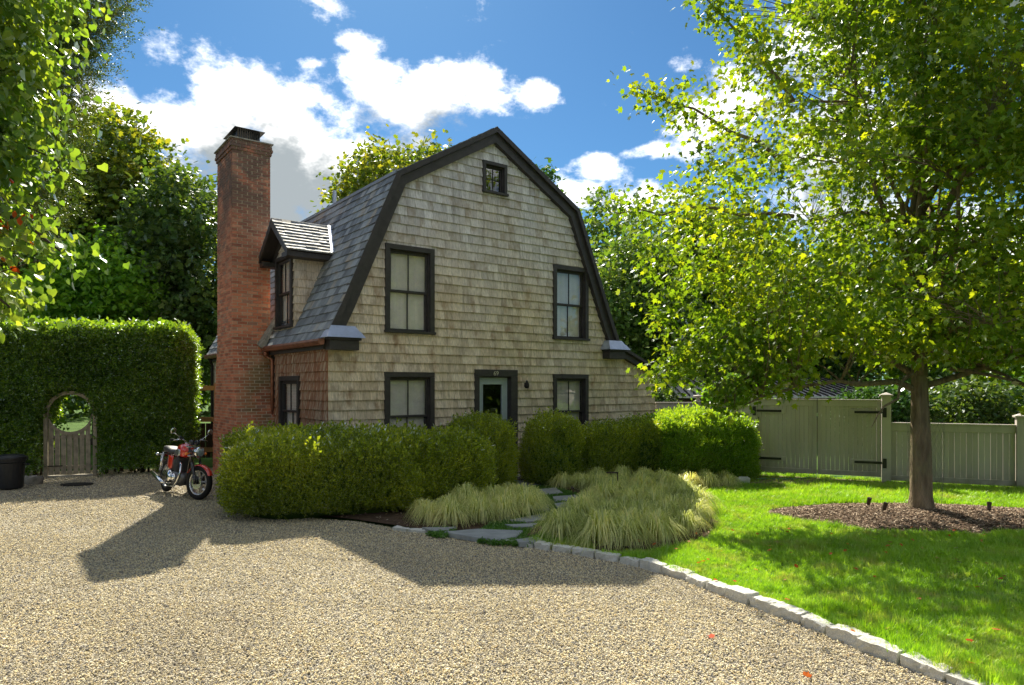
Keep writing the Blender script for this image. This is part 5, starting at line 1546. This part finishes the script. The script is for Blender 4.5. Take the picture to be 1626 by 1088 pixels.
# ------------------------------------------------------------------ trees
def limb_pts(a, b, rr, k=6, sag=.0, wob=.08):
    a, b = Vector(a), Vector(b); L_ = (b - a).length; out = []
    for i in range(k + 1):
        t = i / k; p = a.lerp(b, t); arch = math.sin(t * math.pi) * sag * L_
        p = p + Vector((rr.gauss(0, wob * L_ * .25), rr.gauss(0, wob * L_ * .25), arch + rr.gauss(0, wob * L_ * .15))) * (1 if 0 < i < k else 0)
        out.append(p)
    return out
def tree(name, label, cat, base, th_, tr0, lobes, n_cl, per, size, leafm, seed, tmpl='star', barkm='dark_bark', spread=.35, droop=-.35, shell=.5, gaps=.35, limbs=14, twigs=300, group=None, top=None,
         lead=(), singles=0, cull=None, trunk_top_r=.25):
    """lobes: (x, y, z, rx, ry, rz) relative to the base; leaves stand in clusters on twigs"""
    r = np.random.default_rng(seed); rr = random.Random(seed)
    root = empty(name, base, 0, label, cat, group)
    vol = np.array([l[3] * l[4] * l[5] for l in lobes]) ** .75; cnt = np.maximum(1, (n_cl * vol / vol.sum())).astype(int)
    C = []; O = []
    for l, c in zip(lobes, cnt):
        c2 = int(c * 1.8); d = r.normal(0, 1, (c2, 3)); d /= np.linalg.norm(d, axis=1)[:, None]
        rad = r.random(c2) ** (1 / (3 + 5 * shell)) * (1 + .13 * vnoise(d * 2.2, 1.5, seed + 3))
        P = d * rad[:, None] * np.array(l[3:6]) + np.array(l[:3])
        g = vnoise(P, 2.4 / max(1.2, min(l[3:6]) ** .5), seed + 9)
        keep = np.flatnonzero(g > -1.2 + gaps * 2.0 * r.random(c2) ** .5)[:c]
        C.append(P[keep]); O.append(d[keep])
    for (p, q, k) in lead:                       # single leafy branches that reach out of the crown
        p, q = np.array(p), np.array(q); t = r.random(k) ** .8
        C.append(p + (q - p) * t[:, None] + r.normal(0, .12, (k, 3)) * (1.2 - t)[:, None]); O.append(np.tile((q - p) / np.linalg.norm(q - p), (k, 1)))
    C = np.concatenate(C); O = np.concatenate(O)
    if cull is not None: kk = cull(C + np.array(base)); C, O = C[kk], O[kk]
    ok = C[:, 2] > .5; C, O = C[ok], O[ok]
    # leaves
    T = {'star': leaf_star(), 'maple': leaf_maple(), 'heart': leaf_heart(), 'oval': leaf_oval(), 'quad': leaf_quad(.4)}[tmpl] if isinstance(tmpl, str) else tmpl
    n = len(C); P = np.repeat(C, per, axis=0) + r.normal(0, spread * .5, (n * per, 3)) * np.array([1, 1, .7])
    Oo = np.repeat(O, per, axis=0); d = Oo * .5 + r.normal(0, .55, P.shape); d[:, 2] = d[:, 2] * .5 + droop
    M_ = rotmats(d, r.normal(0, .9, len(P))); S = size * r.uniform(.6, 1.2, (len(P), 1))
    w = np.linalg.norm(P + np.array(base) - np.array([0, 0, 2.05]), axis=1)
    crown_o = None
    if singles:
        Wp = P + np.array(base); vis = (np.abs(Wp[:, 0] / Wp[:, 1]) < .745) & (Wp[:, 1] > 0) & ((Wp[:, 2] - 2.05) / Wp[:, 1] < .56)
        order = np.argsort(np.where(vis, w / S[:, 0], 1e6)); sel = order[:singles]; rest = order[singles:]
    else: sel, rest = [], np.arange(len(P))
    V, F = stamp(T[0], T[1], P[rest], M_[rest], S[rest])
    crown = link('crown', np_mesh('crown', V, F, leafm), root); crown['kind'] = 'stuff'
    if len(sel):
        lm_ = np_mesh('leaf', T[0], T[1], leafm)
        for i in sel:
            o = link('leaf', lm_, root); Mx = Matrix([list(M_[i][a]) + [P[i][a]] for a in range(3)] + [[0, 0, 0, 1]])
            o.matrix_local = Mx @ Matrix.Scale(float(S[i, 0]), 4)
    # wood
    tp = Vector(top) if top else Vector((np.mean(C[:, 0]) * .3, np.mean(C[:, 1]) * .3, max(l[2] + l[5] * .6 for l in lobes)))
    k = 10; tpts = []; trad = []
    for i in range(k + 1):
        t = i / k; tpts.append(Vector((tp.x * t ** 1.5 + rr.gauss(0, .03) * t * tr0 * 8, tp.y * t ** 1.5 + rr.gauss(0, .03) * t * tr0 * 8, tp.z * t)))
        trad.append(tr0 * (1.0 - .75 * t ** .8) if tp.z * t > th_ else tr0 * (1 - .12 * t))
    flare = [(Vector((0, 0, -.05)), tr0 * 1.5), (Vector((0, 0, .06)), tr0 * 1.28), (Vector((0, 0, .22)), tr0 * 1.07)]
    mb = MB().tube([f[0] for f in flare] + tpts[1:], [f[1] for f in flare] + trad[1:], 14)
    mb.build('trunk', barkm, root, smooth=True)
    bb = MB(); skel = []
    for i in range(limbs):
        c = Vector(C[rr.randrange(n)]); t = rr.random() ** 1.2; z = th_ + (tp.z - th_) * t * .8
        z = min(z, c.z - .15 * (c - Vector((0, 0, z))).length) if c.z > th_ else th_
        z = max(th_ * .85, z); f = z / tp.z; a = Vector((tp.x * f ** 1.5, tp.y * f ** 1.5, z))
        rad = tr0 * (1 - .6 * f) * .42
        lp = limb_pts(a, a.lerp(c, .93), rr, 6, .10)
        bb.tube(lp, [rad * (1 - .85 * q / 6) for q in range(7)], 7, cap=False); skel += [(p, rad * (1 - .85 * q / 6)) for q, p in enumerate(lp) if q > 1]
    for (p, q, k_) in lead:
        bb.tube(limb_pts(p, q, rr, 7, .04), [.035 * (1 - .8 * i / 7) for i in range(8)], 6, cap=False)
    if skel:
        SK = np.array([list(p) for p, _ in skel])
        for i in r.choice(n, min(n, twigs), replace=False):
            c = C[i]; dd_ = np.linalg.norm(SK - c, axis=1) + np.maximum(0, SK[:, 2] - c[2]) * 1.5; j = int(np.argmin(dd_))
            if dd_[j] > 2.8 and tr0 < .5: continue
            rd = min(skel[j][1] * .6, .02 * max(1, tr0 * 4))
            bb.tube(limb_pts(SK[j], c, rr, 3, .06), [rd, rd * .7, rd * .45, rd * .2], 4, cap=False)
    if bb.v: bb.build('branches', barkm, root, smooth=True)
    return root

# the maple on the lawn; leaf clusters that would shade the lawn are thinned to let sun through
def sunny(W):
    g = W[:, :2] + np.array([.215, -1.01]) * W[:, 2:3]
    lit = (g[:, 1] < 7.6) & (g[:, 1] > 3.5) & (g[:, 0] < 6.5)
    rr_s = np.random.default_rng(3).random(len(W))
    low = (W[:, 2] < 2.45) & (np.abs(W[:, 0] - 6.4) < 1.3)
    return ~low & ~(lit & (rr_s < .55 + .25 * vnoise(np.c_[g, g[:, :1] * 0], 1.6, 8)))
MB_ = (6.42, 10.72, .10)
tree('maple_tree', 'young green maple with a smooth straight trunk standing in the mulch ring', 'tree', MB_, 1.85, .150,
     [(0.3, 0, 5.2, 4.2, 3.4, 3.3), (-1.5, -.2, 4.3, 3.0, 2.6, 2.0), (1.6, -.5, 4.4, 3.2, 2.6, 2.2), (.1, -.5, 7.3, 2.9, 2.7, 2.4), (1.3, -.5, 7.0, 2.8, 2.4, 2.0), (.4, 0, 9.2, 2.0, 2.0, 1.8), (0, -1.0, 3.25, 2.4, 1.8, 1.0), (-2.7, .1, 2.8, 1.5, 1.2, 1.1), (2.6, -.3, 2.7, 1.6, 1.3, 1.0)],
     3700, 24, .108, 'maple_leaf', 41, 'maple', 'maple_bark', .34, -.45, .45, .55, 30, 1300,
     lead=[((-2.2, .2, 5.6), (-4.55, .2, 6.75), 34), ((-2.0, 0, 4.6), (-4.9, .1, 4.65), 30), ((-2.0, .3, 3.2), (-4.2, .2, 2.0), 44), ((-2.2, -.1, 2.6), (-3.3, -.4, 1.55), 34), ((-2.0, 0, 6.4), (-3.6, .1, 8.3), 26),
           ((-.2, -.2, 2.2), (-1.25, -.9, 1.35), 26), ((.2, -.4, 2.2), (1.6, -.8, 1.75), 20)],
     singles=300, top=(-.15, .1, 9.6), cull=sunny)

# vine covered cedar close by on the left
tree('cedar_tree', 'dark feathery cedar rising behind the climbing vine at the left edge', 'tree', (-8.65, 10.0, 0), 1.5, .22,
     [(.7, 0, 6.6, 1.7, 1.2, 1.9), (1.1, 0, 8.2, 1.9, 1.2, 1.6), (.5, .2, 5.0, 1.4, 1.0, 1.0)], 4200, 10, .17, 'cedar_leaf', 51, sprig(9, 9, 1., .30, .20, .8), 'dark_bark', .34, .15, .3, .45, 12, 250)
vl = [(-.3, 0, 3.1, 1.15, .75, 1.8), (.25, .1, 4.7, 1.1, .75, 1.4), (-.5, 0, 1.7, 1.15, .7, .85), (.1, .15, 3.4, .95, .6, 1.1)]
tree('climbing_vine', 'large leaved climbing vine hanging over the left edge, sunlit at its lower end', 'vine', (-5.5, 6.3, 1.5), .2, .05,
     vl, 1150, 16, .088, 'vine_leaf', 53, 'heart', 'dark_bark', .38, -.75, .5, .5, 16, 260,
     lead=[((.2, 0, 2.4), (1.35, .1, 1.75), 22), ((-.2, 0, 1.8), (.9, 0, 1.25), 20), ((.6, .2, 5.2), (1.9, .3, 5.7), 18), ((.1, 0, 3.0), (1.15, .1, 2.7), 18)],
     singles=300)
r = np.random.default_rng(12)
P = np.array([-5.0, 6.2, 3.45]) + r.normal(0, 1, (160, 3)) * np.array([.28, .2, .22])
V, F = stamp(*leaf_oval(.3), P, rotmats(r.normal(0, 1, P.shape) + np.array([0, 0, -.8]), r.random(160) * 6.28), r.uniform(.05, .11, (160, 1)))
o = link('dead_foliage', np_mesh('dead_foliage', V, F, 'red_leaf')); o['kind'] = 'stuff'; tag(o, 'patch of rust coloured dead leaves hanging in the vine', 'dead leaves')

# trees behind the hedge, the house and the fence
def bt(name, label, x, y, h, rx, leafm, seed, n=900, per=14, size=.22, low=.25, ry=None, group=None, gaps=.45, spread=.7, cone=0., tmpl='star', shell=.55):
    ry = ry or rx; zc = h * (1 + low) / 2; rz = h * (1 - low) / 2
    rr = random.Random(seed); lob = [(0, 0, zc, rx, ry, rz)]
    for k in range(6):
        a = k * 1.05 + rr.random(); f = rr.uniform(-.45, .62); w = (1 - abs(f) * .5) * (1 - cone * max(0, f))
        lob.append((math.cos(a) * rx * .52 * w, math.sin(a) * ry * .5 * w, zc + f * rz, rx * .52 * w, ry * .5 * w, rz * .40))
    if cone: lob[0] = (0, 0, zc, rx * (1 - cone * .45), ry * (1 - cone * .45), rz)
    return tree(name, label, 'tree', (x, y, 0), h * low * .9, max(.12, h * .02), lob, n, per, size, leafm, seed, tmpl, 'dark_bark', spread, -.15, shell, gaps, 12, 130, group=group)
bt('maple_tree', 'tall broad olive green maple towering behind the tall hedge', -17.9, 30, 14.2, 4.7, 'oak_leaf', 61, 2700, 14, .26, .2, cone=.35)
bt('broadleaf_tree', 'dark bushy tree between the tall maple and the chimney', -12.6, 27, 10.2, 3.0, 'dark_leaf', 62, 1400, 14, .24, .12)
bt('sapling', 'bright green young tree in front of the tall maple behind the hedge', -14.6, 24, 7.2, 1.9, 'bright_leaf', 63, 800, 14, .19, .40)
bt('broadleaf_tree', 'dark tree behind the hanging vine at the far left', -22.5, 28, 9.5, 3.6, 'dark_leaf', 64, 1200, 14, .26, .1)
bt('maple_tree', 'yellow green treetop rising above the roof behind the house', -5.2, 32, 13.4, 3.7, 'oak_leaf', 66, 1500, 14, .25, .3)
bt('broadleaf_tree', 'thin topped tree just right of the gable behind the house', 5.6, 36, 12.2, 2.7, 'mid_leaf', 67, 800, 12, .24, .25, gaps=.75)
bt('broadleaf_tree', 'light green bushy tree filling the gap right of the house', 5.4, 29, 8.4, 2.6, 'mid_leaf', 68, 1300, 14, .22, .12)
bt('broadleaf_tree', 'dark tree behind the left branches of the lawn maple', 9.0, 31, 10.0, 3.2, 'dark_leaf', 69, 1300, 14, .25, .1)
bt('broadleaf_tree', 'dark tree behind the middle of the lawn maple', 14.2, 32, 9.0, 3.8, 'dark_leaf', 70, 1200, 14, .27, .1)
bt('broadleaf_tree', 'mid green tree behind the right side of the lawn maple', 19.6, 30, 8.2, 3.4, 'mid_leaf', 71, 1000, 14, .26, .1)
bt('conifer', 'pointed conifer whose tip just shows above the right roof slope', 1.75, 40, 15.0, 1.6, 'conifer', 72, 700, 12, .3, .2, cone=.8)
for k, (x, y, h, rx, m, lb) in enumerate(((9.3, 17.3, 2.0, 1.1, 'conifer', 'feathery dark conifer bush behind the low fence next to the gate post'), (11.4, 17.0, 2.25, 1.3, 'dark_leaf', 'dark bush behind the low fence right of the maple trunk'),
                                     (13.6, 16.6, 2.6, 1.4, 'conifer', 'tall conifer bush behind the low fence at the right edge'), (6.1, 18.6, 2.3, .8, 'bright_leaf', 'bright green bush behind the corner fence beside the gate'), (4.2, 21.5, 2.2, .9, 'dark_leaf', 'dark bush between the house corner and the outbuilding'))):
    bt('bush', lb, x, y, h, rx, m, 80 + k, 520, 12, .12, .05, spread=.4)
# far woods
r = np.random.default_rng(5); k = 26000
a = r.uniform(-math.pi, math.pi, k); D = np.where(np.abs(a) < 1.1, r.uniform(50, 62, k), r.uniform(34, 44, k)); P = np.stack([D * np.sin(a), D * np.cos(a), r.random(k) ** .8 * (6.5 + 1.8 * np.sin(a * 17) + 1.2 * np.sin(a * 41))], 1)
V, F = stamp(*clump_of(leaf_quad(.45), 6, .5, .5, 3), P, rotmats(r.normal(0, 1, P.shape), r.random(k) * 6.28), r.uniform(.7, 1.5, (k, 1)))
o = link('far_woods', np_mesh('far_woods', V, F, 'dark_leaf')); o['kind'] = 'stuff'
# garden seen through the gate and the lawn behind the hedge
bt('bush', 'sunny green bush seen through the round gate opening', -15.3, 21.0, 2.3, 1.2, 'bright_leaf', 91, 500, 12, .12, .05, spread=.4)
bt('bush', 'sunny bush behind the garden gate on the right of the opening', -11.9, 21.0, 1.8, .75, 'bright_leaf', 92, 260, 12, .11, .05, spread=.4)
# trees across the road behind the photographer, seen in the window panes
bt('broadleaf_tree', 'broad tree behind the photographer mirrored in the window panes', -6, -16, 9.5, 5, 'mid_leaf', 95, 700, 10, .36, .12)
bt('broadleaf_tree', 'second tree behind the photographer mirrored in the panes', 7, -19, 10.5, 5.5, 'mid_leaf', 96, 700, 10, .36, .12)

# wire netting round the maple trunk
wn = MB()
for i in range(20):
    for sgn in (1, -1):
        pts_ = []
        for q in range(25):
            t = q / 24; a = i * 2 * math.pi / 20 + sgn * t * 2.6; rad = .245 + .02 * math.sin(a * 3 + t * 5); pts_.append((rad * math.cos(a), rad * math.sin(a), t * 1.45))
        wn.tube(pts_, .0011, 3, cap=False)
o = wn.build('wire_netting', 'wire'); o.location = (MB_[0] + .06, MB_[1], .12); tag(o, 'thin wire netting wrapped loosely round the maple trunk', 'wire netting')

# fallen leaves, countable ones
lm_ = [np_mesh('fallen_leaf', *leaf_star(), 'red_leaf'), np_mesh('fallen_leaf', *leaf_star(), 'oak_leaf')]
r = random.Random(31); c = 0
while c < 90:
    x, y = r.uniform(1.2, 6.5), r.uniform(4.6, 9.5)
    lawn_side = in_poly(np.array([[x, y]]), LAWN)[0]
    if not lawn_side:
        if r.random() > .12: continue
    if abs(x / y) > .72: continue
    o = link('fallen_leaf', lm_[0 if r.random() < .82 else 1]); s = r.uniform(.035, .065); o.scale = (s, s, s)
    o.location = (x, y, .088 if lawn_side else .014); o.rotation_euler = (r.uniform(-.5, .5), r.uniform(-.5, .5), r.uniform(0, 6.28))
    tag(o, 'small curled red or orange leaf fallen ' + ('on the lawn' if lawn_side else 'on the gravel by the kerb'), 'fallen leaf', 'fallen leaves on the lawn' if lawn_side else 'fallen leaves on the gravel'); c += 1

# ------------------------------------------------------------------ motorcycle
mc = empty('motorcycle', (-6.2, 12.7, 0), 0, 'red and black classic motorcycle parked beside the chimney and hedge', 'motorcycle')
mc.scale = (.95, .95, .95); mc.rotation_euler = (R(-6), 0, R(-45))
WR = .325
def wheel(x, nm, rim_m='alloy', w=.055):
    root = MB().torus((x, 0, WR), WR - w, w, 36, 10, sq=.95).build(nm, 'tyre', mc, smooth=True)
    rm = MB().torus((x, 0, WR), WR - w * 1.75, .022, 36, 8, sq=1.6)
    rm.build('rim', rim_m, root, smooth=True)
    sp_ = MB()
    for i in range(7):
        a = i * 2 * math.pi / 7 + .2
        for s2 in (-.10, .10):
            sp_.tube([(x + .05 * math.cos(a), 0, WR + .05 * math.sin(a)), (x + (WR - .10) * math.cos(a + s2 * .6), 0, WR + (WR - .10) * math.sin(a + s2 * .6))], [.014, .010], 5)
    sp_.lathe([(.05, -.05), (.055, -.03), (.055, .03), (.05, .05)], (x, 0, WR), 16, 1)
    sp_.build('spokes', rim_m, root, smooth=False)
    dsk = MB().lathe([(.075, -.062), (.125, -.062), (.125, -.066), (.075, -.066)], (x, 0, WR), 24, 1).build('brake_disc', 'chrome', root)
    return root
wheel(.74, 'front_wheel'); wheel(-.70, 'rear_wheel')
def part(mb, nm, m, smooth=True, parent=mc, bevel=0): return mb.build(nm, m, parent, smooth, bevel)
# mudguards: strips over the wheels
def guard(x, a0, a1, m, rad=.35, hw=.065):
    mb = MB(); K = 14; vs = []; fs = []
    for i in range(K + 1):
        a = a0 + (a1 - a0) * i / K
        for j in range(5):
            q = (j - 2) / 2; rr2 = rad - .028 * q * q
            vs.append((x + rr2 * math.cos(a), q * hw, WR + rr2 * math.sin(a)))
        for j in range(4, -1, -1):
            q = (j - 2) / 2; rr2 = rad - .006 - .028 * q * q
            vs.append((x + rr2 * math.cos(a), q * hw * .96, WR + rr2 * math.sin(a)))
    for i in range(K):
        for j in range(10): fs.append((i * 10 + j, i * 10 + (j + 1) % 10, (i + 1) * 10 + (j + 1) % 10, (i + 1) * 10 + j))
    return mb.add(vs, fs)
part(guard(.74, R(28), R(150), 'moto_red'), 'front_mudguard', 'moto_red')
part(guard(-.70, R(35), R(165), 'moto_red', .36, .075), 'rear_mudguard', 'moto_black')
# forks: lean back from the front axle
fork = MB()
for y in (-.095, .095):
    fork.tube([(.74, y, WR), (.68, y, .50), (.60, y, .70)], [.03, .03, .028], 10); fork.tube([(.60, y, .70), (.47, y, 1.0)], .02, 8)
part(fork, 'fork', 'moto_black')
part(MB().tube([(.745, -.095, WR - .03), (.70, -.095, .47)], .034, 10).tube([(.745, .095, WR - .03), (.70, .095, .47)], .034, 10), 'fork_slider', 'moto_black')
part(MB().box(.44, -.13, .97, .52, .13, 1.0).box(.50, -.13, .80, .58, .13, .83), 'fork_yoke', 'alloy', False, bevel=.006)
# headlight
hl = MB().lathe([(.0001, -.16), (.05, -.15), (.085, -.10), (.10, -.03), (.105, .02), (.098, .03)], (0, 0, 0), 20, 0)
hlo = part(hl, 'headlight', 'chrome'); hlo.location = (.66, 0, .89)
part(MB().lathe([(.094, .018), (.07, .035), (.0001, .042)], (0, 0, 0), 20, 0), 'headlight_lens', 'headlamp', parent=hlo)
for y in (-.17, .17):
    part(MB().tube([(.55, y * .6, .87), (.56, y * 1.2, .86)], .01, 6).ell((.57, y * 1.25, .86), (.035, .035, .03)), 'indicator', 'amber')
# clocks
for y in (-.065, .065):
    part(MB().lathe([(.04, -.05), (.048, 0), (.048, .03), (.035, .035), (.0001, .03)], (0, 0, 0), 14, 2, mat=Matrix.Translation((.50, y, 1.07)) @ Matrix.Rotation(R(-35), 4, 'Y')), 'gauge', 'gauge')
# handlebar, grips, levers, mirrors
hb = MB()
for s2 in (-1, 1): hb.tube([(.46, 0, 1.03), (.46, s2 * .10, 1.04), (.42, s2 * .20, 1.12), (.33, s2 * .37, 1.10)], .012, 8)
part(hb, 'handlebar', 'chrome')
for s2 in (-1, 1):
    part(MB().tube([(.37, s2 * .29, 1.11), (.32, s2 * .40, 1.098)], .019, 8), 'grip', 'tyre')
    part(MB().tube([(.42, s2 * .22, 1.12), (.44, s2 * .30, 1.11), (.40, s2 * .39, 1.10)], .007, 6), 'lever', 'alloy')
    mr_ = part(MB().tube([(.40, s2 * .24, 1.12), (.42, s2 * .31, 1.18), (.41, s2 * .40, 1.24)], .007, 6), 'mirror_stalk', 'chrome')
    part(MB().ell((0, 0, 0), (.016, .058, .058), 18, 10, Matrix.Translation((.41, s2 * .42, 1.27)) @ Matrix.Rotation(R(8), 4, 'Y')), 'mirror', 'chrome', parent=mr_)
part(MB().box(.36, -.26, 1.13, .44, -.20, 1.17), 'brake_reservoir', 'moto_black', False, bevel=.008)
# tank: lofted sections
def loft(secs, n=16):
    """secs: (x, half width, z low, z high, roundness)"""
    mb = MB(); vs = []; fs = []
    for x, hw_, zl, zh, e in secs:
        for k in range(n):
            a = 2 * math.pi * k / n; c, s2 = math.cos(a), math.sin(a)
            vs.append((x, hw_ * math.copysign(abs(c) ** e, c), (zl + zh) / 2 + (zh - zl) / 2 * math.copysign(abs(s2) ** e, s2)))
    for i in range(len(secs) - 1):
        for k in range(n): fs.append((i * n + k, i * n + (k + 1) % n, (i + 1) * n + (k + 1) % n, (i + 1) * n + k))
    fs += [tuple(range(n - 1, -1, -1)), tuple((len(secs) - 1) * n + k for k in range(n))]
    return mb.add(vs, fs)
tk = part(loft([(.36, .02, .86, .90, .8), (.34, .09, .80, .96, .75), (.26, .13, .76, 1.01, .7), (.12, .14, .75, 1.03, .68), (0, .125, .75, 1.0, .7), (-.10, .09, .76, .93, .75), (-.14, .04, .78, .88, .8)]), 'fuel_tank', 'moto_red')
for s2 in (-1, 1): part(loft([(.22, .003, .80, .90, .8), (.12, .010, .77, .92, .8), (.0, .010, .77, .90, .8), (-.07, .003, .79, .86, .8)], 10), 'knee_pad', 'alloy', parent=tk).location = (0, s2 * .134, 0)
part(MB().lathe([(.035, 1.02), (.035, 1.04), (.0001, 1.045)], (.14, 0, 0), 14), 'fuel_cap', 'chrome', parent=tk)
part(loft([(-.10, .08, .80, .87, .6), (-.16, .12, .79, .895, .55), (-.34, .135, .78, .885, .5), (-.46, .135, .79, .90, .5), (-.60, .13, .80, .93, .5), (-.76, .12, .81, .93, .5), (-.82, .09, .83, .91, .6)]), 'seat', 'seat_vinyl')
for s2 in (-1, 1):
    part(loft([(-.12, .012, .52, .76, .4), (-.20, .03, .50, .77, .4), (-.32, .03, .52, .77, .4), (-.38, .012, .58, .76, .4)]), 'side_panel', 'moto_red').location = (0, s2 * .13, 0)
# engine: crankcase, barrels with fins, covers
part(loft([(.28, .10, .28, .44, .5), (.22, .15, .22, .48, .45), (0, .17, .20, .50, .4), (-.2, .15, .22, .46, .45), (-.26, .10, .26, .42, .5)]), 'crankcase', 'engine')
part(MB().lathe([(.0001, -.235), (.06, -.235), (.11, -.22), (.135, -.19), (.14, -.15)], (-.10, 0, .36), 24, 1), 'clutch_cover', 'chrome')
part(MB().lathe([(.0001, -.225), (.05, -.22), (.075, -.19), (.075, -.15)], (.14, 0, .37), 20, 1), 'timing_cover', 'chrome')
part(MB().lathe([(.13, .15), (.13, .20), (.10, .22), (.0001, .225)], (-.08, 0, .36), 24, 1), 'alternator_cover', 'chrome')
fin = MB()
for i in range(8): fin.box(-.09, -.15, .50 + i * .026, .17, .15, .512 + i * .026)
fin.box(-.06, -.12, .49, .14, .12, .74)
part(fin, 'cylinders', 'engine', False)
part(MB().box(-.20, -.12, .58, -.08, .12, .68), 'carburettors', 'alloy', False, bevel=.01)
# exhausts: header pipes sweep down then a long silencer rises to the rear
for s2 in (-1, 1):
    part(MB().tube([(.17, s2 * .10, .68), (.27, s2 * .11, .62), (.32, s2 * .13, .48), (.28, s2 * .16, .30), (.16, s2 * .17, .20), (-.10, s2 * .18, .19), (-.34, s2 * .19, .22)], .021, 10), 'exhaust_header', 'chrome')
    part(MB().tube([(-.32, s2 * .19, .22), (-.40, s2 * .20, .235), (-.56, s2 * .21, .27), (-.90, s2 * .22, .35), (-1.0, s2 * .22, .375)], [.022, .040, .050, .044, .028], 14), 'silencer', 'chrome')
    part(MB().tube([(-.60, s2 * .16, .80), (-.66, s2 * .16, .62)], .016, 8).tube([(-.63, s2 * .16, .74), (-.68, s2 * .16, .44)], .03, 10), 'rear_shock', 'alloy')
fr3 = MB()
fr3.tube([(.44, 0, .92), (.40, 0, .78), (.34, 0, .5), (.28, 0, .25), (.0, 0, .2), (-.25, 0, .24)], .02, 8)
for s2 in (-1, 1):
    fr3.tube([(.44, s2 * .03, .90), (.1, s2 * .06, .76), (-.3, s2 * .11, .76), (-.78, s2 * .12, .80)], .016, 8)
    fr3.tube([(-.22, s2 * .12, .36), (-.70, s2 * .12, .325)], .022, 8); fr3.tube([(-.25, s2 * .10, .30), (-.24, s2 * .11, .76)], .016, 8)
part(fr3, 'frame', 'moto_black')
part(MB().box(-.92, -.09, .70, -.84, .09, .80), 'number_plate_bracket', 'moto_black', False)
part(MB().ell((-.88, 0, .76), (.05, .055, .04)), 'tail_light', 'tail_red')
for s2 in (-1, 1): part(MB().tube([(-.82, s2 * .05, .75), (-.83, s2 * .17, .75)], .009, 6).ell((-.83, s2 * .20, .75), (.045, .035, .035)), 'rear_indicator', 'chrome')
part(MB().tube([(-.05, .15, .22), (-.12, .34, .02)], .011, 6), 'kickstand', 'moto_black')
for s2 in (-1, 1): part(MB().tube([(.02, s2 * .17, .28), (.02, s2 * .28, .28)], .014, 6), 'footrest', 'tyre')

# the front end is turned to full lock on its stand
bpy.context.view_layer.update()
ST = Matrix.Translation((.47, 0, 0)) @ Matrix.Rotation(R(20), 4, 'Z') @ Matrix.Translation((-.47, 0, 0))
for o in mc.children:
    if o.name.split('.')[0] in ('front_wheel', 'fork', 'fork_slider', 'fork_yoke', 'front_mudguard', 'headlight', 'indicator', 'gauge', 'handlebar', 'grip', 'lever', 'mirror_stalk', 'brake_reservoir'):
        o.matrix_local = ST @ o.matrix_local
